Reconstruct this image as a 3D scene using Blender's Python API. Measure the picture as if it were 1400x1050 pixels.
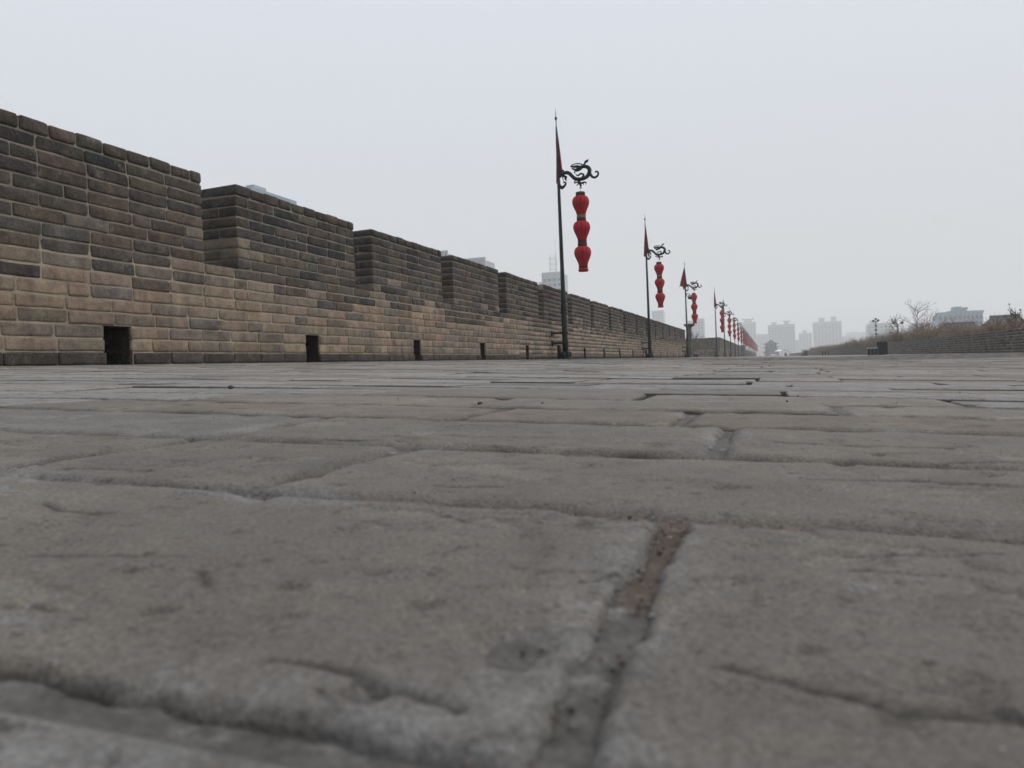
import bpy, math, random
import numpy as np
from mathutils import Vector, Matrix, noise
R = random.Random(7)
sc = bpy.context.scene
for o in list(bpy.data.objects): bpy.data.objects.remove(o)
COL = sc.collection

# ------------------------------------------------------------------ camera
EYE = 0.065                                   # the phone lies on the paving
F = 1060 / 1400.0
rho = 0.043                                   # it follows the cross-fall of the paving
d1 = Vector((347, 38, 1060)).normalized()
sr, cr = math.sin(rho), math.cos(rho)
Zc = Vector((-sr, cr, (347 * sr - 38 * cr) / 1060)); Zc = (Zc - d1 * Zc.dot(d1)).normalized()
Xc = Zc.cross(d1)
if Xc.x < 0: Xc = -Xc
# rows: camera right / up / forward written in world axes
right = Vector((Xc[0], d1[0], Zc[0])); up = Vector((Xc[1], d1[1], Zc[1])); fwd = Vector((Xc[2], d1[2], Zc[2]))
cam_d = bpy.data.cameras.new('camera'); cam = bpy.data.objects.new('camera', cam_d); COL.objects.link(cam)
m = Matrix((right, up, -fwd)).transposed().to_4x4(); m.translation = Vector((0, 0, EYE))
cam.matrix_world = m
cam_d.sensor_width = 36; cam_d.lens = 36 * F
cam_d.clip_start = 0.01; cam_d.clip_end = 9000
cam_d.dof.use_dof = True; cam_d.dof.focus_distance = 2.2; cam_d.dof.aperture_fstop = 19
sc.camera = cam

# ------------------------------------------------------------------ sky and light
SUN_EL, SUN_AZ = math.radians(36), math.radians(72)     # azimuth from +y towards +x
w = bpy.data.worlds.new('World'); sc.world = w; w.use_nodes = True
nt = w.node_tree; nt.nodes.clear()
n_out = nt.nodes.new('ShaderNodeOutputWorld'); n_bg = nt.nodes.new('ShaderNodeBackground')
n_sky = nt.nodes.new('ShaderNodeTexSky'); n_sky.sky_type = 'NISHITA'; n_sky.sun_disc = False
n_sky.sun_elevation = SUN_EL; n_sky.sun_rotation = SUN_AZ
n_sky.dust_density = 6; n_sky.air_density = 1.5; n_sky.altitude = 400
n_hs = nt.nodes.new('ShaderNodeHueSaturation'); n_hs.inputs['Saturation'].default_value = 0.35
nt.links.new(n_sky.outputs[0], n_hs.inputs['Color'])
# closed cloud cover: soft grey gradient, paler and bluer higher up
n_tc = nt.nodes.new('ShaderNodeTexCoord'); n_sep = nt.nodes.new('ShaderNodeSeparateXYZ')
nt.links.new(n_tc.outputs['Generated'], n_sep.inputs[0])
n_r = nt.nodes.new('ShaderNodeValToRGB'); e = n_r.color_ramp.elements
e[0].position = 0.0; e[0].color = (8.6, 8.65, 8.7, 1); e[1].position = 0.42; e[1].color = (10.1, 10.8, 11.9, 1)
e2 = n_r.color_ramp.elements.new(1.0); e2.color = (18, 18.4, 19, 1)
nt.links.new(n_sep.outputs['Z'], n_r.inputs[0])
n_mx = nt.nodes.new('ShaderNodeMix'); n_mx.data_type = 'RGBA'; n_mx.inputs[0].default_value = 0.85
nt.links.new(n_hs.outputs[0], n_mx.inputs[6]); nt.links.new(n_r.outputs[0], n_mx.inputs[7])
nt.links.new(n_mx.outputs[2], n_bg.inputs[0]); n_bg.inputs[1].default_value = 0.08
nt.links.new(n_bg.outputs[0], n_out.inputs[0])
sun_d = bpy.data.lights.new('sun', 'SUN'); sun_d.energy = 1.35; sun_d.angle = math.radians(30); sun_d.color = (1, .96, .9)
sun = bpy.data.objects.new('sun', sun_d); COL.objects.link(sun)
sdir = Vector((math.sin(SUN_AZ) * math.cos(SUN_EL), math.cos(SUN_AZ) * math.cos(SUN_EL), math.sin(SUN_EL)))
sun.rotation_euler = (-sdir).to_track_quat('-Z', 'Y').to_euler()
sc.view_settings.view_transform = 'Standard'; sc.view_settings.look = 'None'
sc.view_settings.exposure = 0.0; sc.view_settings.gamma = 1.0; sc.view_settings.use_curve_mapping = False
sc.cycles.use_denoising = True
sc.cycles.volume_bounces = 8; sc.cycles.max_bounces = 12; sc.cycles.diffuse_bounces = 3

# ------------------------------------------------------------------ helpers
def tag(o, label=None, cat=None, group=None, kind=None):
    if label: o['label'] = label
    if cat: o['category'] = cat
    if group: o['group'] = group
    if kind: o['kind'] = kind
    return o
def empty(name, loc=(0, 0, 0), rz=0.0, **k):
    o = bpy.data.objects.new(name, None); COL.objects.link(o); o.location = loc; o.rotation_euler.z = rz
    o.empty_display_size = .2
    return tag(o, **k)
def copy_tree(o, parent=None):
    c = o.copy(); COL.objects.link(c)
    if parent: c.parent = parent
    for ch in list(o.children): copy_tree(ch, c)
    return c
def nz(x, y, z=0.0): return noise.noise(Vector((x, y, z)))

class MB:
    def __init__(s): s.v = []; s.f = []; s.c = []; s.smooth = True
    def add(s, vs, fs, col=None):
        b = len(s.v); s.v.extend(vs); s.f.extend([tuple(i + b for i in f) for f in fs])
        if col is not None: s.c.extend([col] * len(vs) if not isinstance(col, list) else col)
        return s
    def box(s, x0, x1, y0, y1, z0, z1, col=None):
        vs = [(x, y, z) for z in (z0, z1) for y in (y0, y1) for x in (x0, x1)]
        return s.add(vs, [(0, 2, 3, 1), (4, 5, 7, 6), (0, 1, 5, 4), (2, 6, 7, 3), (0, 4, 6, 2), (1, 3, 7, 5)], col)
    def lathe(s, prof, n=20, cx=0, cy=0, z=0, ribs=0, amp=0, cap=True, col=None):
        vs = []
        for r, h in prof:
            for i in range(n):
                a = 2 * math.pi * i / n
                rr = r * (1 - amp * (1 - abs(math.sin(a * ribs / 2)))) if ribs else r
                vs.append((cx + rr * math.cos(a), cy + rr * math.sin(a), z + h))
        fs = []
        for k in range(len(prof) - 1):
            for i in range(n):
                j = (i + 1) % n
                fs.append((k * n + i, k * n + j, (k + 1) * n + j, (k + 1) * n + i))
        if cap:
            fs.append(tuple(range(n))[::-1]); fs.append(tuple((len(prof) - 1) * n + i for i in range(n)))
        return s.add(vs, fs, col)
    def tube(s, pts, rad, n=8, col=None, flat=1.0):
        P = [Vector(p) for p in pts]
        if isinstance(rad, (int, float)): rad = [rad] * len(P)
        vs = []; ref = Vector((0, 1, 0))
        for i, p in enumerate(P):
            t = (P[min(i + 1, len(P) - 1)] - P[max(i - 1, 0)]).normalized()
            a = ref - t * ref.dot(t)
            if a.length < .1: a = Vector((1, 0, 0)) - t * t.x
            a.normalize(); b = t.cross(a)
            for k in range(n):
                q = 2 * math.pi * k / n
                vs.append(tuple(p + (a * math.cos(q) * flat + b * math.sin(q)) * rad[i]))
        fs = [(k * n + i, k * n + (i + 1) % n, (k + 1) * n + (i + 1) % n, (k + 1) * n + i) for k in range(len(P) - 1) for i in range(n)]
        fs.append(tuple(range(n))[::-1]); fs.append(tuple((len(P) - 1) * n + i for i in range(n)))
        return s.add(vs, fs, col)
    def build(s, name, mat, parent=None, org=(0, 0, 0), smooth=True, link=True):
        me = bpy.data.meshes.new(name)
        vs = s.v
        if org != (0, 0, 0): vs = [(x - org[0], y - org[1], z - org[2]) for x, y, z in vs]
        me.from_pydata(vs, [], s.f)
        if s.c:
            ca = me.color_attributes.new('tint', 'FLOAT_COLOR', 'POINT')
            ca.data.foreach_set('color', np.array([(c[0], c[1], c[2], c[3] if len(c) > 3 else 1.0) for c in s.c], dtype=np.float32).ravel())
        if smooth: me.shade_smooth()
        me.materials.append(mat)
        o = bpy.data.objects.new(name, me)
        if link: COL.objects.link(o)
        if parent: o.parent = parent
        return o
def spline(pts, k=6):
    """smooth curve through 2-D / 3-D control points (Catmull-Rom)"""
    P = [Vector(p) for p in pts]; out = []
    for i in range(len(P) - 1):
        a = P[max(i - 1, 0)]; b = P[i]; c = P[i + 1]; d = P[min(i + 2, len(P) - 1)]
        for j in range(k):
            t = j / k
            out.append(0.5 * ((2 * b) + (c - a) * t + (2 * a - 5 * b + 4 * c - d) * t * t + (3 * b - a - 3 * c + d) * t ** 3))
    out.append(P[-1]); return out

# ------------------------------------------------------------------ materials
class MAT:
    def __init__(s, name, rough=.9, spec=.3):
        s.m = bpy.data.materials.new(name); s.m.use_nodes = True; s.t = s.m.node_tree; s.t.nodes.clear()
        s.out = s.N('ShaderNodeOutputMaterial'); s.b = s.N('ShaderNodeBsdfPrincipled')
        s.b.inputs['Roughness'].default_value = rough; s.b.inputs['Specular IOR Level'].default_value = spec
        s.L(s.b.outputs[0], s.out.inputs[0])
        s.geo = s.N('ShaderNodeNewGeometry'); s.tc = s.N('ShaderNodeTexCoord')
    def N(s, t): return s.t.nodes.new(t)
    def L(s, a, b): s.t.links.new(a, b)
    def pos(s, scale=(1, 1, 1), world=True):
        mp = s.N('ShaderNodeMapping'); mp.inputs['Scale'].default_value = scale
        s.L(s.geo.outputs['Position'] if world else s.tc.outputs['Object'], mp.inputs[0]); return mp.outputs[0]
    def noise(s, vec, scale, detail=4, rough=.6):
        n = s.N('ShaderNodeTexNoise'); n.inputs['Scale'].default_value = scale; n.inputs['Detail'].default_value = detail
        n.inputs['Roughness'].default_value = rough; s.L(vec, n.inputs['Vector']); return n.outputs[0]
    def ramp(s, f, a, b, ca=(0, 0, 0, 1), cb=(1, 1, 1, 1)):
        r = s.N('ShaderNodeValToRGB'); el = r.color_ramp.elements
        el[0].position = a; el[1].position = b; el[0].color = ca; el[1].color = cb
        s.L(f, r.inputs[0]); return r.outputs[0]
    def mix(s, f, a, b, mode='MIX'):
        mx = s.N('ShaderNodeMix'); mx.data_type = 'RGBA'; mx.blend_type = mode
        if isinstance(f, (int, float)): mx.inputs[0].default_value = f
        else: s.L(f, mx.inputs[0])
        for i, c in ((6, a), (7, b)):
            if isinstance(c, tuple): mx.inputs[i].default_value = c if len(c) == 4 else c + (1,)
            else: s.L(c, mx.inputs[i])
        return mx.outputs[2]
    def math(s, op, a, b=0.0):
        n = s.N('ShaderNodeMath'); n.operation = op
        for i, v in ((0, a), (1, b)):
            if isinstance(v, (int, float)): n.inputs[i].default_value = v
            else: s.L(v, n.inputs[i])
        return n.outputs[0]
    def bump(s, h, dist, strength=1.0, prev=None):
        b = s.N('ShaderNodeBump'); b.inputs['Distance'].default_value = dist; b.inputs['Strength'].default_value = strength
        s.L(h, b.inputs['Height'])
        if prev: s.L(prev, b.inputs['Normal'])
        return b.outputs[0]
    def attr(s):
        a = s.N('ShaderNodeAttribute'); a.attribute_name = 'tint'; return a.outputs['Color'], a.outputs['Alpha']

def brick_material(name):
    M = MAT(name, .92, .2); c, al = M.attr(); P = M.pos()
    n1 = M.noise(P, 9, 7, .7); n2 = M.noise(P, 45, 8, .75); n3 = M.noise(P, 160, 4, .75)
    c = M.mix(M.ramp(n1, .32, .70), M.mix(1.0, c, (.62, .62, .64), 'MULTIPLY'), M.mix(1.0, c, (1.38, 1.33, 1.27), 'MULTIPLY'))
    c = M.mix(M.math('MULTIPLY', M.ramp(n2, .54, .70), .5), c, (.23, .20, .165))      # lime bloom
    c = M.mix(M.math('MULTIPLY', M.ramp(M.noise(P, 4.5, 9, .82), .56, .66), .5), c, (.24, .215, .18))      # salt patches
    c = M.mix(M.math('MULTIPLY', M.ramp(n2, .30, .44, (1, 1, 1, 1), (0, 0, 0, 1)), .7), c, (.018, .017, .016))   # near black in the pits
    # mortar smeared over the face, more on the re-pointed lower courses (alpha of the tint)
    sm = M.noise(M.pos((1, 1, 2.2)), 9, 7, .72)
    msk = M.math('MULTIPLY', M.ramp(sm, .50, .66), al)
    c = M.mix(M.math('MULTIPLY', msk, .7), c, M.mix(n2, (.18, .14, .10), (.36, .30, .225)))
    # rain streaks and grime running down over several courses
    st = M.noise(M.pos((1, 3.2, .55)), 2.4, 7, .72)
    c = M.mix(M.ramp(st, .34, .60), M.mix(1.0, c, (.70, .69, .69), 'MULTIPLY'), c)
    c = M.mix(M.ramp(n3, .33, .68), M.mix(1.0, c, (.72, .72, .72), 'MULTIPLY'), M.mix(1.0, c, (1.2, 1.2, 1.2), 'MULTIPLY'))
    M.L(c, M.b.inputs['Base Color'])
    b = M.bump(n2, .014, 1.0); b = M.bump(n3, .004, 1.0, b); b = M.bump(n1, .02, .6, b)
    M.L(b, M.b.inputs['Normal']); return M.m
def mortar_material(name, a, bb):
    M = MAT(name, .95, .15); P = M.pos()
    n1 = M.noise(P, 5, 5); n2 = M.noise(P, 60, 6, .7)
    c = M.mix(n2, a, bb); c = M.mix(M.ramp(n1, .35, .7), M.mix(1.0, c, (.62, .62, .62), 'MULTIPLY'), c)
    M.L(c, M.b.inputs['Base Color']); M.L(M.bump(n2, .01, 1.0), M.b.inputs['Normal']); return M.m
def pave_material():
    M = MAT('paving_brick', .80, .35); c, al = M.attr(); P = M.pos()
    n0 = M.noise(P, 1.3, 4); n1 = M.noise(P, 14, 8, .72); n2 = M.noise(P, 75, 8, .8); n3 = M.noise(P, 520, 4, .8); n4 = M.noise(P, 1400, 3, .7)
    c = M.mix(M.ramp(n0, .3, .7), M.mix(1.0, c, (.84, .84, .85), 'MULTIPLY'), M.mix(1.0, c, (1.14, 1.12, 1.08), 'MULTIPLY'))
    c = M.mix(M.ramp(n1, .30, .72), M.mix(1.0, c, (.74, .73, .74), 'MULTIPLY'), M.mix(1.0, c, (1.20, 1.18, 1.15), 'MULTIPLY'))
    lm = M.math('MULTIPLY', al, M.ramp(M.noise(P, 22, 8, .8), .40, .58))
    c = M.mix(M.math('MULTIPLY', lm, .8), c, (.32, .32, .32))                                           # mortar left along the joints
    c = M.mix(M.math('MULTIPLY', M.ramp(M.noise(P, 6, 10, .86), .585, .625), .5), c, (.30, .31, .325))      # lime stain
    c = M.mix(M.math('MULTIPLY', M.ramp(M.noise(P, 17, 9, .85), .605, .64), .75), c, (.045, .038, .034))  # grime
    c = M.mix(M.math('MULTIPLY', M.ramp(n2, .36, .43, (1, 1, 1, 1), (0, 0, 0, 1)), .7), c, (.05, .045, .040))
    c = M.mix(M.math('MULTIPLY', M.ramp(n2, .61, .66), .5), c, (.30, .285, .26))
    n5 = M.noise(P, 230, 6, .8)
    c = M.mix(M.math('MULTIPLY', M.ramp(n5, .345, .375, (1, 1, 1, 1), (0, 0, 0, 1)), .85), c, (.028, .025, .022))   # open pores
    c = M.mix(M.math('MULTIPLY', M.ramp(n5, .63, .66), .6), c, (.36, .345, .32))   # pale sand grains
    c = M.mix(M.math('MULTIPLY', M.ramp(M.noise(P, 31, 5, .7), .64, .72), .4), c, (.17, .105, .065)) # rusty specks
    c = M.mix(M.ramp(n3, .34, .66), M.mix(1.0, c, (.60, .60, .60), 'MULTIPLY'), M.mix(1.0, c, (1.40, 1.40, 1.40), 'MULTIPLY'))
    c = M.mix(M.ramp(n4, .34, .66), M.mix(1.0, c, (.78, .78, .78), 'MULTIPLY'), M.mix(1.0, c, (1.22, 1.22, 1.22), 'MULTIPLY'))
    M.L(c, M.b.inputs['Base Color'])
    b = M.bump(n1, .002, .6); b = M.bump(n2, .002, 1.0, b); b = M.bump(n3, .0016, 1.0, b)
    M.L(b, M.b.inputs['Normal']); return M.m
def bed_material():
    M = MAT('paving_bed', .9, .2); c, al = M.attr(); P = M.pos()
    n1 = M.noise(P, 11, 6, .7); n2 = M.noise(P, 160, 5, .8); n3 = M.noise(P, 55, 5, .7)
    c = M.mix(M.ramp(n1, .40, .62), c, M.mix(1.0, c, (1.35, 1.36, 1.38), 'MULTIPLY'))
    c = M.mix(M.math('MULTIPLY', M.ramp(n3, .55, .68), .6), c, (.30, .29, .28))
    c = M.mix(M.ramp(n2, .3, .7), M.mix(1.0, c, (.5, .5, .5), 'MULTIPLY'), M.mix(1.0, c, (1.3, 1.3, 1.3), 'MULTIPLY'))
    M.L(c, M.b.inputs['Base Color'])
    b = M.bump(n3, .004, .9); b = M.bump(n2, .002, 1.0, b); M.L(b, M.b.inputs['Normal']); return M.m
def plain(name, col, rough=.6, spec=.4, metal=0, var=.25, scale=20, bump=.0, world=False):
    M = MAT(name, rough, spec); P = M.pos(world=world); n = M.noise(P, scale, 5, .65)
    a = tuple(x * (1 - var) for x in col); b = tuple(x * (1 + var) for x in col)
    M.L(M.mix(M.ramp(n, .3, .7), a, b), M.b.inputs['Base Color']); M.b.inputs['Metallic'].default_value = metal
    if bump: M.L(M.bump(n, bump), M.b.inputs['Normal'])
    return M.m
def tinted(name, rough=.9, scale=8):
    M = MAT(name, rough, .2); c, al = M.attr(); n = M.noise(M.pos(), scale, 4)
    M.L(M.mix(M.ramp(n, .3, .7), M.mix(1.0, c, (.7, .7, .7), 'MULTIPLY'), M.mix(1.0, c, (1.25, 1.25, 1.25), 'MULTIPLY')), M.b.inputs['Base Color'])
    return M.m
m_brick = brick_material('old_wall_brick')
m_mortar = mortar_material('lime_mortar', (.24, .200, .15), (.48, .41, .315))
m_mortar_dk = mortar_material('dark_mortar', (.17, .155, .14), (.34, .31, .28))
m_pave = pave_material(); m_bed = bed_material()
m_iron = plain('black_iron', (.008, .009, .010), .55, .22, 0, .5, 14, .002)
m_iron_worn = plain('worn_black_iron', (.012, .014, .016), .5, .3, 0, .8, 5, .003)
m_steel = plain('bright_wire', (.35, .35, .34), .4, .5, .6)
def lantern_material():
    M = MAT('red_lantern_cloth', .75, .25); P = M.pos(world=False); n = M.noise(P, 6, 4); n2 = M.noise(P, 60, 4)
    c = M.mix(M.ramp(n, .3, .7), (.28, .005, .012), (.42, .009, .020))
    sp = M.N('ShaderNodeSeparateXYZ'); M.L(M.tc.outputs['Object'], sp.inputs[0])
    a = M.math('MULTIPLY', M.math('ARCTAN2', sp.outputs[1], sp.outputs[0]), 12 / (2 * math.pi)); fr = M.math('ABSOLUTE', M.math('SUBTRACT', M.math('FRACT', a), .5))
    c = M.mix(M.ramp(fr, .36, .5), c, (.10, .003, .006))          # dark stripes paint the shading between the ribs
    c = M.mix(M.math('MULTIPLY', n2, .3), c, (.16, .006, .01)); M.L(c, M.b.inputs['Base Color'])
    M.L(M.bump(n2, .003, .6), M.b.inputs['Normal']); M.b.inputs['Sheen Weight'].default_value = .0
    return M.m
m_lan = lantern_material()
m_lan_dk = plain('dark_lantern_collar', (.035, .016, .012), .7, .3, 0, .4, 30)
m_lan_gold = plain('lantern_band', (.16, .15, .10), .6, .4, 0, .4, 40)
m_flag = plain('red_flag_cloth', (.24, .012, .012), .85, .2, 0, .35, 5)
m_white = plain('white_cloth', (.75, .75, .74), .8, .3, 0, .08, 3)
m_darkgrey = plain('dark_grey_paint', (.012, .017, .021), .8, .15, 0, .35, 6)
m_greypaint = plain('pale_grey_paint', (.30, .32, .33), .6, .4, 0, .2, 6)
m_conc = plain('pale_concrete', (.34, .35, .36), .9, .2, 0, .12, .15, 0, True)
m_conc2 = plain('grey_concrete', (.24, .25, .26), .9, .2, 0, .12, .15, 0, True)
m_blue = plain('blue_grey_cladding', (.20, .27, .33), .6, .4, 0, .15, .2, 0, True)
m_win = plain('window_glass', (.07, .085, .10), .25, .5, 0, .3, .5, 0, True)
m_tile = plain('grey_roof_tile', (.075, .078, .08), .85, .3, 0, .3, 3, .02, True)
m_plaster = plain('weathered_plaster', (.20, .185, .165), .9, .2, 0, .3, 1, 0, True)
m_timber = plain('dark_timber', (.06, .035, .028), .8, .3, 0, .3, 2, 0, True)
m_earth = plain('dry_earth', (.12, .10, .075), .95, .1, 0, .35, 1.2, .03, True)
m_city = plain('city_ground', (.19, .19, .185), .95, .1, 0, .3, .02, 0, True)
m_foliage = tinted('dry_foliage', .9, 3)
m_bark = plain('grey_bark', (.085, .075, .065), .95, .1, 0, .35, 20, .004)

# ------------------------------------------------------------------ the paving (structure) and its bricks
def D(x):
    """cross-fall of the wall walk"""
    if x < 1: return -.0434 * x
    if x > 3: return -.1085 - .0143 * (x - 3)
    t = (x - 1) / 2; return -.0434 - .0434 * 2 * (t - t * t / 2) - .0143 * 2 * (t * t / 2)
def U(x, y):
    k = min(1.0, max(0.0, (math.hypot(x, y) - .25) / 1.5))
    return .0045 * k * nz(x * .9 + 3, y * .9) + .0022 * nz(x * 2.6, y * 2.6 + 9) * (.35 + .65 * k)
XL, XR = -5.3, 9.0
def grid_mesh(xs, ys, zf, cf):
    v = []; c = []
    for y in ys:
        for x in xs: v.append((x, y, zf(x, y))); c.append(cf(x, y))
    nx = len(xs); f = [(j * nx + i, j * nx + i + 1, (j + 1) * nx + i + 1, (j + 1) * nx + i) for j in range(len(ys) - 1) for i in range(nx - 1)]
    return v, f, c
xs = [-17.8, -14, -11, -9, -7.5, -6.5] + list(np.arange(-5.9, -1.0, .16)) + list(np.arange(-1.0, -.5, .01)) + list(np.arange(-.5, .3, .0042)) + list(np.arange(.3, .6, .01)) + list(np.arange(.6, 9.7, .2)) + [9.7]
ys = [-12, -8, -4, -2, -1, -.5, -.25] + [-.1, -.02] + list(np.arange(.05, .6, .0042)) + list(np.arange(.6, 1.0, .01)) + list(np.arange(1.0, 3.0, .06)) + list(np.arange(3, 12, .3)) + list(np.arange(12, 60, 2.0)) + list(np.arange(60, 500, 10.0)) + [500]
def bed_z(x, y):
    near = abs(x) < 1.2 and y < 1.2
    z = D(x) + U(x, y) - .0046
    if near: z += .0022 * nz(x * 30, y * 30) + .0016 * nz(x * 75 + 5, y * 75) + .0012 * nz(x * 160, y * 160, 4)
    else: z -= .007
    if y > 44: z += min(1, (y - 44) / 10) * .006
    return z
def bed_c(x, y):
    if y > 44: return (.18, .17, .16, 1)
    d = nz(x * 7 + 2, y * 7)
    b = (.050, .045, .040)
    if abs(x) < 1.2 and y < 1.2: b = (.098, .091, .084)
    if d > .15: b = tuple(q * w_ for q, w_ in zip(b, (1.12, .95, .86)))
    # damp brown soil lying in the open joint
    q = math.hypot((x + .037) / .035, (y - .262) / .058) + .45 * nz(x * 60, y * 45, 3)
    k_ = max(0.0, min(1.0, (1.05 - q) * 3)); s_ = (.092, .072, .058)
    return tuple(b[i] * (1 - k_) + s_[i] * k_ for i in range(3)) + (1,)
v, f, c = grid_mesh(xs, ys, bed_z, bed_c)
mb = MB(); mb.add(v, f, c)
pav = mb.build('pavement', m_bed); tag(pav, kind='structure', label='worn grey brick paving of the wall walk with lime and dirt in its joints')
# the body of the rampart below the paving
mb = MB()
mb.box(-17.8, 9.7, -12, 500, -12.0, -.5, (.10, .095, .09, 1))
rb = mb.build('rampart', m_brick, smooth=False); tag(rb, kind='structure', label='rammed and brick faced body of the city wall')

# hairline cracks and knocks in the nearest bricks: (points), width, depth
CRACKS = [([(-.012, .166), (.004, .164), (.020, .158), (.041, .157), (.075, .152)], .0014, .0022), ([(-.30, .60), (-.22, .585), (-.17, .60)], .002, .002),
          ([(-.085, .131), (-.080, .127), (-.076, .124)], .0007, .0012), ([(.02, .44), (.07, .45), (.13, .445)], .002, .003), ([(-.16, .36), (-.13, .37)], .0025, .002),
          ([(-.345, .21), (-.30, .20), (-.27, .205)], .0015, .0015), ([(.0, .62), (.06, .61), (.14, .63)], .0025, .003)]
PITS = [(-.076, .133, .006, .0024), (.0075, .183, .0035, .0018), (.030, .183, .0028, .0016), (-.098, .318, .008, .003), (-.072, .30, .006, .0022), (-.115, .21, .007, .0012),
        (-.30, .185, .005, .0014), (-.19, .24, .006, .0012), (.06, .25, .005, .0014), (.018, .225, .004, .0012), (-.02, .40, .010, .004), (-.35, .40, .009, .003), (.12, .38, .008, .003), (-.15, .45, .009, .003),
        (-.060, .120, .004, .0016), (.012, .120, .006, .0014)]
_q = random.Random(31)
for _i in range(70):                    # short scratches and splits, mostly along the brick
    _y = _q.uniform(.14, 1.25); _x = _q.uniform(-1.25 * _y - .05, .32 * _y + .05); _L = _q.uniform(.008, .05) * (1 + _y); _d = _q.gauss(0, .012)
    CRACKS.append(([(_x, _y), (_x + _L * .4, _y + _d * .5 + _q.gauss(0, .002)), (_x + _L, _y + _d)], _q.uniform(.0006, .0016), _q.uniform(.0012, .003)))
for _i in range(60):
    _y = _q.uniform(.13, 1.3); PITS.append((_q.uniform(-1.25 * _y, .32 * _y), _y, _q.uniform(.002, .007), _q.uniform(.0012, .0032)))
def seg_d(x, y, a, b):
    vx, vy = b[0] - a[0], b[1] - a[1]; t = max(0, min(1, ((x - a[0]) * vx + (y - a[1]) * vy) / (vx * vx + vy * vy)))
    return math.hypot(x - a[0] - t * vx, y - a[1] - t * vy)
def damage(x, y):
    '''depth and dirt of the knocks at a point'''
    dz = 0.0; dirt = 0.0
    wx = x + .0022 * nz(x * 60, y * 60, 8) + .001 * nz(x * 200, y * 200, 8); wy = y + .0022 * nz(x * 60, y * 60, 18) + .001 * nz(x * 200, y * 200, 28)
    for P_, w_, d_ in CRACKS:
        if not (P_[0][0] - .02 < x < P_[-1][0] + .02) or abs(y - P_[0][1]) > .045: continue
        q = min(seg_d(wx, wy, a, b) for a, b in zip(P_[:-1], P_[1:]))
        w_ = w_ * (1 + .8 * nz(x * 50, y * 50, 2))
        if q < w_ * 1.8: k = (1 - q / (w_ * 1.8)); dz += d_ * k; dirt = max(dirt, k)
    for px, py, r_, d_ in PITS:
        q = math.hypot((wx - px), (wy - py) * 1.2) / r_
        if q < 1: dz += d_ * (1 - q * q); dirt = max(dirt, .55 * (1 - q))
        elif q < 1.5: dz -= d_ * .15 * (1.5 - q)
    return dz, dirt
def pave_tint():
    k = R.uniform(.90, 1.10); h = R.random()
    b = (.176, .161, .144) if h < .6 else ((.182, .160, .138) if h < .8 else (.164, .157, .149))
    return (b[0] * k, b[1] * k, b[2] * k, 1)
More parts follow.
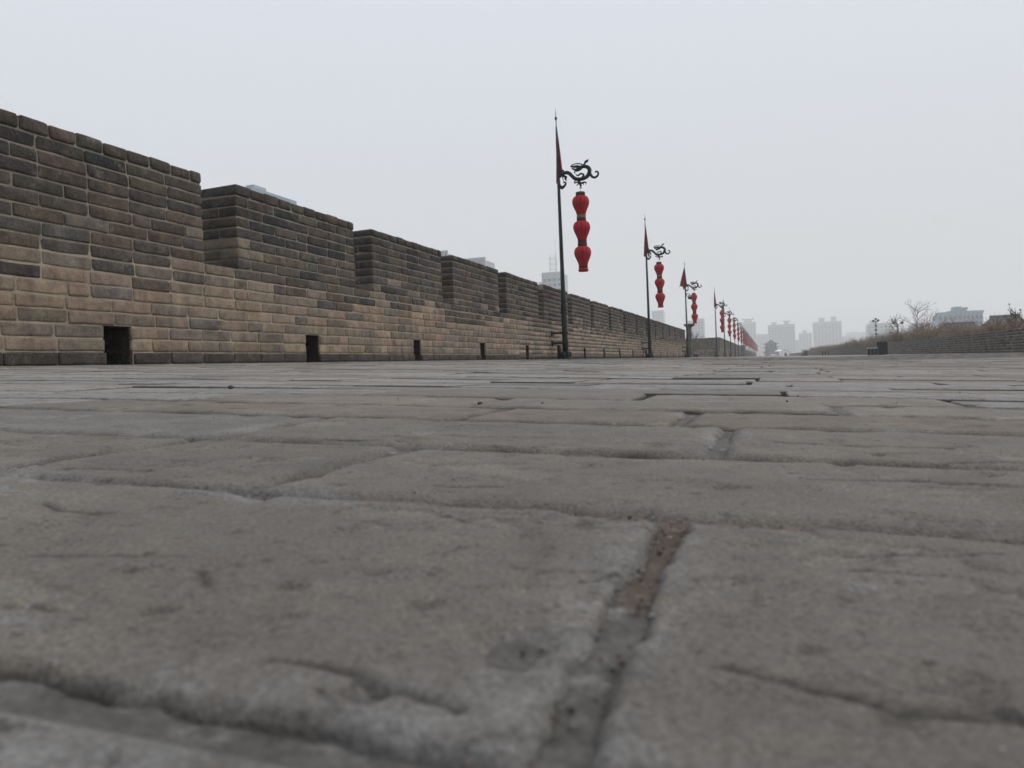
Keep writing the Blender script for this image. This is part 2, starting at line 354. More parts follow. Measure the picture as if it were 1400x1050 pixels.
def pave_brick(mb, x0, x1, y0, y1, nu, nv, col, deep=.009, ew=.012, lift=0.0, tilt=(0, 0), fine=False):
    """one paving brick: worn top with chipped, sunken edges and a skirt into the joint"""
    seed = R.uniform(0, 100); v = []; cols = []; limey = R.uniform(.5, 1) if R.random() < .62 else 0
    cx, cy = (x0 + x1) / 2, (y0 + y1) / 2
    def ax(a0, a1, n):
        L = a1 - a0
        if n <= 3: return [a0 + L * t for t in ([0, 1] if n == 2 else [0, .5, 1])]
        e_ = min(ew * .9, L * .2)
        return [a0, a0 + e_ * .5] + [a0 + e_ + (L - 2 * e_) * i / (n - 5) for i in range(n - 4)] + [a1 - e_ * .5, a1] if n > 5 else [a0, a0 + e_, cx if a0 == x0 else cy, a1 - e_, a1][:n]
    if fine:
        us = [x0 + (x1 - x0) * i / (nu - 1) for i in range(nu)]; vv = [y0 + (y1 - y0) * i / (nv - 1) for i in range(nv)]
    else: us = ax(x0, x1, nu); vv = ax(y0, y1, nv)
    for j, y in enumerate(vv):
        for i, x in enumerate(us):
            X, Y = x, y
            d = min(x - x0, x1 - x, y - y0, y1 - y)
            if d < .02:
                wob = (.0035 if fine else .006) * nz(x * 28 + seed, y * 28) + (.0022 * nz(x * 90, y * 90 + seed) if fine else 0)
                # shift outline
                if x - x0 < .02: X += wob
                if x1 - x < .02: X -= wob * .8
                if y - y0 < .02: Y += wob
                if y1 - y < .02: Y -= wob * .8
            wl = ew * (1 + .8 * nz(x * 9 + seed, y * 9)) + ((.014 if y > .2 else .005) * max(0, nz(x * 18 + seed, y * 18, 4) - .30) if fine else 0); wl = max(.002, wl)
            z = D(x) + U(x, y) + lift + tilt[0] * (x - cx) + tilt[1] * (y - cy)
            if d < wl: z -= deep * (1 - d / wl) ** 1.8
            if fine:
                z += .0011 * nz(x * 22 + seed, y * 22) + .00055 * nz(x * 70, y * 70, seed) + .0003 * nz(x * 190, y * 190, seed)
                p = nz(x * 33, y * 33, seed + 7)
                if p > .42: z -= (p - .42) * .012
                fl = nz(x * 11 + 40, y * 15, 12) + .35 * nz(x * 45, y * 60, 5) + .15 * nz(x * 150, y * 150, 5)   # flaked skin of the brick
                fk = max(0.0, min(1.0, (fl - .30) * 14)); z -= .0011 * fk
                dz, dirt = damage(x, y); z -= dz; dirt = max(dirt, .35 * (1 - abs(2 * fk - 1)))
                dirt = max(dirt, .75 * max(0, 1 - d / (wl * .8)) * (.5 + nz(x * 30, y * 30, 2)))
                lime = .75 * max(0, 1 - d / .026) * max(0, min(1, 2.6 * nz(x * 7 + 3, y * 7, 6)))
                k2 = 1 + .16 * fk
                cols.append(tuple(col[q_] * k2 * (1 - .78 * dirt) for q_ in range(3)) + (lime * (1 - dirt),))
            else:
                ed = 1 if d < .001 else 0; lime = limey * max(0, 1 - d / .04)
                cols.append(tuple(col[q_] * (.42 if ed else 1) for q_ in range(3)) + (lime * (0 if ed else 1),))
            v.append((X, Y, z))
    nu = len(us); nv = len(vv)
    f = [(j * nu + i, j * nu + i + 1, (j + 1) * nu + i + 1, (j + 1) * nu + i) for j in range(nv - 1) for i in range(nu - 1)]
    ring = [i for i in range(nu)] + [j * nu + nu - 1 for j in range(1, nv)] + [(nv - 1) * nu + i for i in range(nu - 2, -1, -1)] + [j * nu for j in range(nv - 2, 0, -1)]
    b = len(v)
    for i in ring: v.append((v[i][0], v[i][1], v[i][2] - .03))
    n = len(ring); f += [(ring[k], b + k, b + (k + 1) % n, ring[(k + 1) % n]) for k in range(n)]
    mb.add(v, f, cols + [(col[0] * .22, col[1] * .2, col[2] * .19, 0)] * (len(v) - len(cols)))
# rows; the first ones follow the photographed joints
rows = [(-.12, .112, [-.83, -.41, .03, .46]), (.118, .318, [-1.3, -.87, -.43, -.037, .40, .83]), (.323, .518, [-1.35, -.90, -.44, -.25, .205, .66]),
        (.523, .735, [-1.3, -.87, -.445, -.035, .42, .87])]
y = .74; k = 0
while y < 44:
    h = .205 + R.uniform(-.012, .012); x = -6.0 + (.22 if k % 2 else 0) + R.uniform(-.04, .04); J = []
    while x < 9.8: J.append(x); x += R.choice((.445, .445, .445, .45, .22)) + R.uniform(-.012, .012)
    rows.append((y + .004, y + h - .004, J)); y += h; k += 1
cells = []
for ri, (y0, y1, J) in enumerate(rows):
    if ri < 4:                      # fill the row outwards to the wedge in view
        J = list(J)
        while J[0] > -2.4: J.insert(0, J[0] - .445 - R.uniform(-.01, .01))
        while J[-1] < 1.9: J.append(J[-1] + .445)
    for a, b in zip(J[:-1], J[1:]):
        ym = (y0 + y1) / 2
        if b < -1.35 * ym - 1.5 or a > .32 * ym + 1.3: continue
        if b > 8.95 or a < -5.25: 
            a2, b2 = max(a, -5.28), min(b, 8.97)
            if b2 - a2 < .08: continue
            a, b = a2, b2
        g = .0040 if ri > 3 else .0022
        if ri == 1 and abs(a + .037) < .002: a2, b2 = a + .0052, b - g
        elif ri == 1 and abs(b + .037) < .002: a2, b2 = a + g, b - .0046
        else: a2, b2 = a + g + R.uniform(0, .002), b - g
        cells.append((math.hypot((a + b) / 2, ym), ri, a2, b2, y0 + R.uniform(0, .003), y1 - R.uniform(0, .003)))
cells.sort()
def in_view(cx, cy): return cy > .05 and -1.28 * cy - .25 < cx < .29 * cy + .25
single = 0; far = MB()
for dist, ri, a, b, y0, y1 in cells:
    cx, cy = (a + b) / 2, (y0 + y1) / 2
    col = pave_tint(); lift = R.uniform(-.0022, .0022) if cy > .9 else R.uniform(-.0006, .0006)
    if R.random() < .04 and cy > 1: lift -= R.uniform(.001, .003)
    tilt = (R.uniform(-.004, .004), R.uniform(-.014, .006)) if cy > .6 else (0, 0)
    deep = R.uniform(.002, .006); ew = R.uniform(.004, .010)
    if in_view(cx, cy) and single < 300:
        t = MB()
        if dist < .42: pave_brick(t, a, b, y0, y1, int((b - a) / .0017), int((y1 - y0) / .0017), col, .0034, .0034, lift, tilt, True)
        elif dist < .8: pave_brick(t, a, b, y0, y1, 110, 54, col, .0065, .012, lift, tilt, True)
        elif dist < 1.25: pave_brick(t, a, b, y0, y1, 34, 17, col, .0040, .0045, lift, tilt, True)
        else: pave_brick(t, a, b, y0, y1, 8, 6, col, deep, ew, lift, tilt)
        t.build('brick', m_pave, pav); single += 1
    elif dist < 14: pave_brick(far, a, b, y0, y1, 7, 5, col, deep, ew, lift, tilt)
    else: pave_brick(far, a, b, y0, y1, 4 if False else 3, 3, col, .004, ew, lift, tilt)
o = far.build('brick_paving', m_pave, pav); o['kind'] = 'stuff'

# loose grit on the paving and in the joints
mb = MB()
def chip(mb, x, y, z, r, col):
    vs = []
    for dx, dy, dz in ((1, 0, 0), (-1, 0, 0), (0, 1, 0), (0, -1, 0), (0, 0, 1), (0, 0, -1)):
        q = r * R.uniform(.6, 1.2); vs.append((x + dx * q + R.uniform(-.2, .2) * r, y + dy * q, z + dz * q * .8))
    mb.add(vs, [(0, 2, 4), (2, 1, 4), (1, 3, 4), (3, 0, 4), (2, 0, 5), (1, 2, 5), (3, 1, 5), (0, 3, 5)], col)
for i in range(1500):
    q = R.random()
    if q < .20: x, y = -.037 + R.gauss(0, .007), R.uniform(.12, .33)
    elif q < .5: x, y = R.uniform(-.4, .2), .32 + R.gauss(0, .004)
    elif q < .6: x, y = R.uniform(-.5, .25), .52 + R.gauss(0, .005)
    else:
        y = R.uniform(.3, 3.5); x = R.uniform(-1.2 * y, .3 * y)
    cc = R.choice(((.24, .235, .225, 1), (.18, .18, .18, 1), (.12, .09, .07, 1), (.15, .11, .09, 1), (.05, .045, .04, 1), (.08, .075, .07, 1), (.035, .03, .03, 1)))
    chip(mb, x, y, D(x) + U(x, y) - (.003 if q < .6 else 0), R.choice((.0003, .0004, .0005, .0007, .0011)) * R.uniform(.7, 1.2), cc)
for i in range(1400):
    y = 4 + 22 * R.random() ** 1.6; x = -5.275 + abs(R.gauss(0, .025)); cc = R.choice(((.20, .17, .13, 1), (.14, .12, .10, 1), (.25, .21, .16, 1), (.09, .08, .07, 1), (.17, .11, .06, 1)))
    chip(mb, x, y, D(x) + U(x, y), R.uniform(.0015, .006), cc)
for i in range(260):
    y = R.uniform(.9, 9); x = R.uniform(-1.1 * y, .3 * y)
    if x > -5.2: chip(mb, x, y, D(x) + U(x, y), R.uniform(.0008, .0028), R.choice(((.06, .055, .05, 1), (.16, .14, .12, 1), (.10, .07, .045, 1))))
o = mb.build('grit', m_foliage, None, smooth=False); tag(o, 'fine pale and brown grit scattered over the paving joints', 'grit', kind='stuff')
for (x, y, r, lab) in ((-.365, .97, .0034, 'small dark pebble lying left of centre on the paving ahead'),
                       (-.29, 1.01, .0022, 'tiny pebble on the paving to the right of a bigger dark one'),
                       (-1.02, 1.30, .0055, 'small rounded stone beside a sunken joint on the left of the paving')):
    mb = MB(); vs = []; 
    n, mm = 10, 6; s0 = R.random() * 9
    prof = [(math.sin(math.pi * i / mm), -math.cos(math.pi * i / mm)) for i in range(mm + 1)]
    mb.lathe([(max(.02, p[0]) * r, p[1] * r * .75) for p in prof], n)
    mb.v = [(a * (1 + .4 * nz(a / r + s0, b / r)), b * (1 + .4 * nz(b / r, c_ / r + s0)), c_ * (1 + .3 * nz(a / r, s0))) for a, b, c_ in mb.v]
    o = mb.build('pebble', plain('pebble_stone', (.07, .065, .06), .9, .2, 0, .4, 300, .0005)); o.location = (x, y, D(x) + U(x, y) + r * .55)
    tag(o, lab, 'pebble')

# ------------------------------------------------------------------ brick walls
H = .112
def wbrick(mb, p0, p1, axis, rounded=.008, detail=2, col=(1, 1, 1, 1), amp=.0035):
    """a worn brick filling the box p0..p1; edges knocked off, faces uneven"""
    S = [p1[i] - p0[i] for i in range(3)]
    if detail == 0:
        r = .004; j = [R.uniform(-.003, .003) for _ in range(6)]
        mb.box(p0[0] + j[0], p1[0] + j[1], p0[1] + r + j[2] * .5, p1[1] - r, p0[2] + r, p1[2] - r + j[3] * .5, col); return
    def ticks(i):
        L = S[i]; e_ = min(.018, L * .2)
        if i == axis: return [0, e_, L * .36, L * .66, L - e_, L] if detail > 1 else [0, e_, L - e_, L]
        if i == 2: return [0, e_, L - e_, L] if detail > 1 else [0, L]
        return [0, L - e_, L] if detail > 1 else [0, L]
    T = [ticks(i) for i in range(3)]; n = [len(t) for t in T]
    sd = R.uniform(0, 60); idx = {}; v = []
    def vert(i, j, k):
        key = (i, j, k)
        if key in idx: return idx[key]
        q = [T[0][i], T[1][j], T[2][k]]; ii = (i, j, k)
        ext = [ii[a] in (0, n[a] - 1) for a in range(3)]
        w_ = p0[0] + q[0], p0[1] + q[1], p0[2] + q[2]
        r = rounded * (.65 + .8 * abs(nz(w_[0] * 11 + sd, w_[1] * 11, w_[2] * 11)) * 2)
        if sum(ext) >= 2:
            if sum(ext) == 3 and detail > 1 and R.random() < .22: r *= R.uniform(2, 4.5)
            for a in range(3):
                if ext[a]: q[a] += (r if ii[a] == 0 else -r) * (.55 if sum(ext) == 2 else .8)
        am = amp
        q[0] += am * 1.2 * nz(w_[1] * 7 + sd, w_[2] * 9, 1); q[1] += am * nz(w_[0] * 9 + sd, w_[2] * 14 + w_[1] * 4, 2); q[2] += am * nz(w_[0] * 9, w_[1] * 6 + sd, 3)
        idx[key] = len(v); v.append((p0[0] + q[0], p0[1] + q[1], p0[2] + q[2])); return idx[key]
    f = []
    for a in range(3):
        b, c_ = (a + 1) % 3, (a + 2) % 3
        for side in (0, n[a] - 1):
            for i in range(n[b] - 1):
                for j in range(n[c_] - 1):
                    def g(ib, ic):
                        t = [0, 0, 0]; t[a] = side; t[b] = ib; t[c_] = ic; return vert(*t)
                    q = (g(i, j), g(i + 1, j), g(i + 1, j + 1), g(i, j + 1))
                    f.append(q if side else q[::-1])
    mb.add(v, f, col)

def jit(c, a=.13):
    k = R.uniform(1 - a, 1 + a); return tuple(x * k * R.uniform(.97, 1.03) for x in c[:3]) + (c[3] if len(c) > 3 else 0,)
DARK = [(.084, .075, .065), (.094, .081, .068), (.074, .067, .060), (.104, .085, .068), (.078, .073, .067), (.066, .063, .060), (.084, .076, .068), (.112, .094, .077), (.040, .042, .045)]
GREY = [(.104, .093, .080), (.096, .092, .087), (.116, .094, .074)]
TAN = [(.270, .208, .155), (.245, .188, .142), (.300, .235, .178), (.230, .186, .148), (.20, .168, .138), (.175, .152, .13)]
def wall_tint(k, y):
    t = k + (1.5 if k > 5 else .3) * nz(y * .35, k * .4) + R.uniform(-.7, .7)
    if k == 0: return jit((.070, .063, .057, .12), .2)
    if k >= 1 and t < 6.9:
        c = R.choice(TAN) if R.random() < .88 else R.choice(GREY)
        if c in GREY: c = tuple(q * 1.35 for q in c)
        return jit(tuple(q * 1.07 for q in c) + (.85,), .12)
    if t < 10.4: c = R.choice(GREY + GREY + DARK + TAN[3:]); return jit(c + (.30,), .14)
    if t < 13: return jit(R.choice(DARK + GREY[:2]) + (.16,), .18)
    c = R.choice(DARK); return jit(tuple(x * .85 for x in c) + (.08,), .18)

BX, BZ = XL, .230                     # face and foot of the battlement wall
Y0, Y1 = 1.2, 55.3
holes = [(5.16 + 3.03 * i, 5.16 + 3.03 * i + R.uniform(.27, .31)) for i in range(-1, 17)]
gaps = [(6.465 + 3.015 * i, 6.96 + 3.015 * i + R.uniform(-.02, .03)) for i in range(-1, 17)]
def minus(a, b, cuts):
    out = []; x = a
    for c0, c1 in cuts:
        if c1 <= a or c0 >= b: continue
        if c0 > x: out.append((x, c0))
        x = c1
    if x < b: out.append((x, b))
    return out
def course(a, b, odd, stretch=.455, head=.225, ends=None, pheader=.07):
    """brick joints between a and b"""
    J = [a]; x = a + (head if odd else stretch) * R.uniform(.96, 1.04)
    while x < b - .13:
        J.append(x); x += (head if R.random() < pheader else stretch) * R.uniform(.965, 1.035)
    if b - J[-1] > .56: J.append(b - head)
    J.append(b); return J
wall = empty('battlement_wall', (BX, Y0, BZ), label='long old brick battlement wall with square merlons running along the left side of the walk', cat='wall')
org = (BX, Y0, BZ)
wb = []                                # (distance, p0, p1, tint, round)
for k in range(17):
    z0 = BZ + k * H; z1 = z0 + H
    if k < 3: iv = minus(Y0, Y1, holes)
    elif k < 9: iv = [(Y0, Y1)]
    else: iv = minus(Y0, Y1, gaps)
    for a, b in iv:
        off = R.uniform(0, .12) if k < 9 else 0
        if k == 16: J = course(a, b, False, .265, .25)
        else: J = course(a, b, (k % 2 == 1), pheader=.15 if k < 9 else .04)
        for n_, (p, q) in enumerate(zip(J[:-1], J[1:])):
            g = R.uniform(.0035, .007); pr = R.uniform(-.0035, .0045)
            endb = (k >= 9) and (n_ == 0 or n_ == len(J) - 2) and (q - p) < .30
            dep = .49 if (k == 16 or endb) else .225
            if k == 0: pr += .012
            elif k < 9: pr += .0022
            if k == 16: pr += .008
            zt = z1 - (.0 if k == 16 else .0065) + (R.uniform(-.006, .008) if k == 16 else R.uniform(-.003, .002))
            p0 = (BX - dep, p + g, z0 + .005); p1 = (BX + pr, q - (g if q < b - .001 else 0), zt)
            if n_ == 0: p0 = (p0[0], p, p0[2])
            if k < 3 and n_ == 0 and p > Y0 + .1: p0 = (p0[0], p + R.uniform(-.016, .012), p0[2])
            if k < 3 and n_ == len(J) - 2: p1 = (p1[0], p1[1] + R.uniform(-.014, .018), p1[2])
            wb.append((math.hypot(BX, (p + q) / 2), p0, p1, wall_tint(k, (p + q) / 2), k))
            if k >= 9 and k < 16 and not endb and (n_ == 0 or n_ == len(J) - 2):   # second wythe seen in the crenel reveal
                wb.append((99, (BX - .475, p0[1] + .004, z0 + .006), (BX - .237, p1[1] - .004, z1 - .005), wall_tint(k, p), k))
wb.sort(key=lambda t: (t[0], t[4])); single = 0; far = MB()
for dist, p0, p1, col, k in wb:
    yc = (p0[1] + p1[1]) / 2; rd = .015 if k == 16 else (.007 if k > 7 else .005)
    if yc > 3.95 and single < 300:
        t = MB(); wbrick(t, p0, p1, 1, rd, 2, col, .005); t.build('brick', m_brick, wall, org); single += 1
    else:
        wbrick(far, p0, p1, 1, rd, 2 if yc < 17 else (1 if yc < 30 else 0), col, .005)
o = far.build('brickwork', m_brick, wall, org); o['kind'] = 'stuff'
# mortar core, set back behind the brick faces
core = MB()
xb, xf = BX - .47, BX - .0068
for a, b in minus(Y0 + .01, Y1 - .01, holes): core.box(xb, xf, a + .006, b - .006, BZ - .02, BZ + 3 * H)
core.box(xb, xf + .0005, Y0 + .01, Y1 - .01, BZ + 3 * H, BZ + 8.4 * H)
core2 = MB()
core2.box(xb, xf - .001, Y0 + .01, Y1 - .01, BZ + 8.4 * H, BZ + 9 * H - .006)
for a, b in minus(Y0 + .01, Y1 - .01, gaps): core2.box(xb + .01, xf - .003, a + .012, b - .012, BZ + 9 * H - .006, BZ + 16.85 * H)
core.build('mortar', m_mortar, wall, org, smooth=False)
core2.build('mortar', mortar_material('grey_mortar', (.15, .132, .11), (.35, .31, .26)), wall, org, smooth=False)
hb = MB()  # near-black lining and back paint the darkness inside the drain holes
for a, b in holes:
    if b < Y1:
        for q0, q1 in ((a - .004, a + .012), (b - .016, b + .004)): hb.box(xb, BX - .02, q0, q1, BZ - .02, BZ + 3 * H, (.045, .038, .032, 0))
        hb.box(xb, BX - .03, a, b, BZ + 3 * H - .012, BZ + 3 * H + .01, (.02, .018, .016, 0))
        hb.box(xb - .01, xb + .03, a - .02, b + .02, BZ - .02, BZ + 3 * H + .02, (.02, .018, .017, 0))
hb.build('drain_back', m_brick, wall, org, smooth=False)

# capped pier that ends the battlement wall
pier = empty('wall_pier', (-5.05, 55.75, .22), label='tall grey capped pier ending the battlement wall beside the third lantern pole', cat='pier')
mb = MB()
for k in range(19): wbrick(mb, (-5.16, 55.45, .22 + k * H), (-4.88, 55.85, .22 + k * H + H - .006), 0, .008, 1, jit((.13, .13, .125, .2)))
mb.build('shaft', m_brick, pier, (-5.05, 55.75, .22))
mb = MB(); mb.box(-5.26, -4.78, 55.35, 55.95, .22 + 19 * H, .22 + 19 * H + .07, (.05, .05, .05, 0)); mb.box(-5.36, -4.68, 55.25, 56.05, .22 + 19 * H + .07, .22 + 19 * H + .20, (.045, .045, .045, 0))
mb.build('cap', m_brick, pier, (-5.05, 55.75, .22), smooth=False)

def plain_wall(name, segs, z0, courses, thick, label, tintf, detail_y=60, H_=H, indiv=0, mort=None, cap=True):
    """courses of bricks along straight segments ((x0,y0),(x1,y1)); the visible face is on the left-hand normal side"""
    (sx, sy), _ = segs[0]
    root = empty(name, (sx, sy, z0), label=label, cat='wall'); O = (sx, sy, z0)
    lst = []; core = MB()
    for (ax, ay), (bx, by) in segs:
        along_y = abs(by - ay) > abs(bx - ax); L = abs(by - ay) + abs(bx - ax)
        for k in range(courses):
            J = course(0, L, k % 2 == 1, pheader=.1)
            for p, q in zip(J[:-1], J[1:]):
                pr = R.uniform(-.004, .006); zt = z0 + (k + 1) * H_ - .006
                if along_y:
                    s_ = 1 if by > ay else -1
                    inn = ax - thick if thick > 0 else ax - thick
                    x0_, x1_ = (ax - abs(thick), ax + pr) if thick > 0 else (ax - pr, ax + abs(thick))
                    y0_, y1_ = ay + s_ * p, ay + s_ * q
                    a = (x0_, min(y0_, y1_) + .005, z0 + k * H_); b = (x1_, max(y0_, y1_) - .005, zt); ax_ = 1
                else:
                    s_ = 1 if bx > ax else -1
                    x0_, x1_ = ax + s_ * p, ax + s_ * q
                    a = (min(x0_, x1_) + .005, ay - pr, z0 + k * H_); b = (max(x0_, x1_) - .005, ay + abs(thick), zt); ax_ = 0
                lst.append((math.hypot((a[0] + b[0]) / 2, (a[1] + b[1]) / 2), a, b, tintf(k, (a[1] + b[1]) / 2), ax_))
        if along_y:
            y0_, y1_ = min(ay, by) + .02, max(ay, by) - .02
            if thick > 0: core.box(ax - abs(thick) + .02, ax - .012, y0_, y1_, z0 - .1, z0 + courses * H_ - .03)
            else: core.box(ax + .012, ax + abs(thick) - .02, y0_, y1_, z0 - .1, z0 + courses * H_ - .03)
        else: core.box(min(ax, bx) + .02, max(ax, bx) - .02, ay + .012, ay + abs(thick) - .02, z0 - .1, z0 + courses * H_ - .03)
    lst.sort(key=lambda t: t[0]); n = 0; far = MB()
    for dist, a, b, col, ax_ in lst:
        if n < indiv and a[1] > 29:
            t = MB(); wbrick(t, a, b, ax_, .010, 1, col, .006); t.build('brick', m_brick, root, O); n += 1
        else: wbrick(far, a, b, ax_, .010, 1 if dist < detail_y else 0, col, .006)
    o = far.build('brickwork', m_brick, root, O); o['kind'] = 'stuff'
    core.build('mortar', mort or m_mortar, root, O, smooth=False)
    return root
def tint_bastion(k, y):
    t = k + R.uniform(-1, 1)
    return jit((R.choice(TAN[3:] + GREY) if t < 8 else R.choice(DARK)) + (.3,), .15)
plain_wall('bastion_wall', [((-15.0, 86.0), (-4.62, 86.0)), ((-4.62, 86.0), (-4.62, 163.0))], .19, 19, .5,
           'plain brick parapet of the bastion, dark above and tan below, behind the far lantern poles', tint_bastion, 95)
mb = MB(); mb.box(-15.05, -4.60, 85.955, 85.985, .19 + 8.6 * H, .19 + 8.85 * H, (.03, .028, .026, 0))
bw = [o for o in bpy.data.objects if o.name == 'bastion_wall'][0]
mb.build('string_course', m_brick, bw, (-15.0, 86.0, .19), smooth=False)
mb = MB(); mb.box(-7.45, -6.95, 85.9, 85.985, .19, .19 + .40, (.012, .011, .011, 0)); mb.build('drain_dark_box', m_brick, bw, (-15.0, 86.0, .19), smooth=False)  # solid near-black box on the face paints the dark of a drain opening
def tint_far(k, y): return jit(R.choice(DARK + GREY) + (.1,), .15)
w2 = plain_wall('distant_battlement_wall', [((-4.8, 176.0), (-4.8, 425.0))], .19, 16, .5, 'hazy far stretch of dark battlement wall beyond the bastion', tint_far, 10)
# a low gate lodge block standing between bastion wall and the far stretch
lodge = empty('guard_lodge', (-5.2, 172, .2), label='dark squat brick lodge at the end of the bastion wall', cat='building')
mb = MB(); mb.box(-6.6, -4.1, 170.5, 174.5, 0, 2.35); mb.build('wall', plain('lodge_brick', (.06, .06, .062), .9, .2, 0, .3, 1, 0, True), lodge, (-5.2, 172, 0), smooth=False).location.z = -.2
mb = MB(); mb.box(-6.8, -3.9, 170.3, 174.7, 2.35, 2.6); mb.build('roof', m_tile, lodge, (-5.2, 172, 0), smooth=False).location.z = -.2
mb = MB(); mb.box(-5.6, -4.9, 170.44, 170.5, 0.2, 1.7); mb.build('door', m_timber, lodge, (-5.2, 172, 0), smooth=False).location.z = -.2

# inner parapet on the right
RZ = D(9.0)
def tint_inner(k, y): 
    return jit(R.choice([(.135, .125, .116), (.110, .102, .096), (.160, .146, .134), (.090, .087, .085), (.150, .126, .114)]) + (.12,), .22)
plain_wall('inner_parapet', [((9.0, 26.0), (9.0, 425.0))], RZ, 8, -.45, 'low weathered brick parapet running along the right side of the walk', tint_inner, 75, .112, 150, m_mortar_dk)
sg = MB(); sg.box(8.955, 8.985, 66.5, 66.75, .30, .58)
o = sg.build('notice_plate', m_white, None, smooth=False); tag(o, 'small white upright plate fixed on the right parapet above the litter bin', 'sign')

# ------------------------------------------------------------------ lantern poles
def P2(cx, cy): return ((cx - 150) * .00150, 0, 4.745 + (480 - cy) * .001455)
def dragon():
    mb = MB()
    def st(pts, r, n=8, k=5, flat=.8):
        c = spline([P2(*p) for p in pts], k)
        if isinstance(r, (list, tuple)):
            rr = np.interp(np.linspace(0, 1, len(c)), np.linspace(0, 1, len(r)), r).tolist()
        else: rr = r
        rr = [q * 1.35 for q in rr] if isinstance(rr, list) else rr * 1.35
        mb.tube(c, rr, n, None, flat)
    st([(160, 520), (220, 462), (290, 437), (350, 462), (400, 520), (450, 565), (520, 582), (600, 575), (660, 545), (695, 490), (700, 430), (665, 385), (600, 368), (530, 385), (480, 395)],
       [.020, .030, .036, .034, .034, .036, .036, .036, .040, .040, .036, .034, .036, .030])
    st([(540, 372), (480, 352), (420, 352), (372, 336)], [.030, .028, .022, .012])          # upper jaw
    st([(530, 400), (470, 408), (420, 392), (388, 372)], [.030, .024, .016, .006])          # lower jaw
    st([(600, 350), (540, 312), (450, 305), (375, 332)], [.012, .012, .011, .010], 6)        # brow and mane
    st([(590, 355), (625, 318), (640, 290), (692, 250)], [.020, .018, .024, .004], 6)        # horn
    st([(640, 300), (668, 292), (690, 268)], [.014, .012, .003], 6)
    st([(560, 398), (505, 428), (450, 432), (440, 462), (462, 466)], [.024, .018, .012, .010, .004], 6)   # beard
    st([(700, 440), (712, 510), (745, 565), (795, 582), (840, 552), (850, 508), (826, 482), (795, 492)], [.032, .026, .024, .022, .020, .018, .016, .016])   # tail
    st([(460, 492), (500, 515), (545, 488), (600, 510), (570, 552)], [.010, .016, .018, .018, .020], 6)
    st([(508, 582), (520, 640), (545, 708)], [.030, .026, .018])
    st([(515, 640), (470, 628), (436, 640), (430, 612), (455, 604)], [.018, .014, .012, .010, .008], 6)
    st([(530, 655), (490, 662), (465, 700)], [.018, .013, .004], 6)
    st([(545, 655), (600, 645), (632, 652), (626, 690)], [.020, .016, .013, .004], 6)
    st([(560, 660), (585, 665), (590, 695)], [.012, .011, .003], 6)
    st([(545, 708), (520, 735), (545, 742), (556, 728)], [.012, .008, .007, .004], 6)
    # scroll and leaf under the arm
    st([(160, 545), (160, 640), (200, 690), (250, 672), (278, 625), (255, 600), (238, 615)], [.024, .030, .032, .024, .018, .015, .012])
    st([(190, 700), (215, 712), (240, 700)], [.012, .016, .006], 6)
    st([(215, 480), (262, 500), (290, 520), (270, 545), (300, 580)], [.024, .026, .022, .020, .008], 6)
    st([(150, 400), (200, 395), (240, 400), (250, 425)], [.030, .026, .022, .010], 6)
    st([(155, 370), (170, 420), (175, 470), (160, 520)], [.024, .022, .022, .020], 6)
    return mb
def flag_mesh(wl, wr, phase, folds=3):
    """a long pennant hanging down the mast, gathered in folds"""
    mb = MB(); v = []; n, mm = 14, 12
    for i in range(n + 1):
        t = i / n; z = 6.08 - 1.42 * t
        for j in range(mm + 1):
            s = j / mm; x = (-wl + (wl + wr) * s) * (t ** .9)
            v.append((x, .03 + .035 * math.sin(s * math.pi * 2 * folds + phase + t * 2) * (.2 + t), z - (.13 * math.sin(s * 7 + phase) + .05 * math.sin(s * 19 + phase * 3)) * t * t))
    f = [(i * (mm + 1) + j, i * (mm + 1) + j + 1, (i + 1) * (mm + 1) + j + 1, (i + 1) * (mm + 1) + j) for i in range(n) for j in range(mm)]
    mb.add(v, f)
    return mb
def make_pole(lod=0):
    n = 16 if lod == 0 else 8
    root = empty('lantern_pole')
    mb = MB()
    mb.lathe([(.078, .15), (.074, .6), (.071, 1.24), (.07, 1.34), (.060, 1.52), (.052, 2.4), (.045, 3.5), (.038, 4.7), (.028, 5.6), (.020, 6.02)], n); mb.build('mast', m_iron_worn, root)
    for z, r, h in ((1.18, .088, .04), (1.26, .092, .03), (1.32, .09, .02), (1.48, .078, .04), (1.75, .066, .03)):
        mb = MB(); mb.lathe([(r * .8, 0), (r, h * .3), (r, h * .7), (r * .8, h)], n, z=z); mb.build('collar', m_iron, root)
    mb = MB(); mb.lathe([(.15, -.05), (.15, .03), (.115, .06), (.105, .12), (.095, .18), (.085, .20)], n)
    for a in range(6):
        q = a * math.pi / 3 + .3; cx, cy = .11 * math.cos(q), .11 * math.sin(q)
        mb.lathe([(.04, -.02), (.042, .10), (.034, .16), (.015, .19)], 8, cx, cy)
    mb.build('base', m_iron, root)
    mb = MB(); mb.lathe([(.012, 6.0), (.012, 6.18), (.030, 6.2), (.034, 6.225), (.03, 6.25), (.010, 6.27), (.008, 6.35), (.003, 6.47)], 10); mb.build('finial', m_iron, root)
    for z in (.42, .68):
        mb = MB(); mb.lathe([(.086, z - .03), (.09, z), (.086, z + .03)], n); mb.box(-.34, -.07, -.025, .025, z - .025, z + .025); mb.box(-.35, -.32, -.07, .07, z - .07, z + .07)
        mb.build('wall_clamp', m_iron, root, smooth=False)
    mb = MB(); mb.box(-.21, -.14, -.045, .03, .0, .36); mb.build('junction_box', m_iron, root, smooth=False)
    dragon().build('dragon_arm', m_iron, root)
    return root
def gore(mb, z, prof, n): mb.lathe([(r, -h) for r, h in prof], n, z=z, ribs=16, amp=.075)
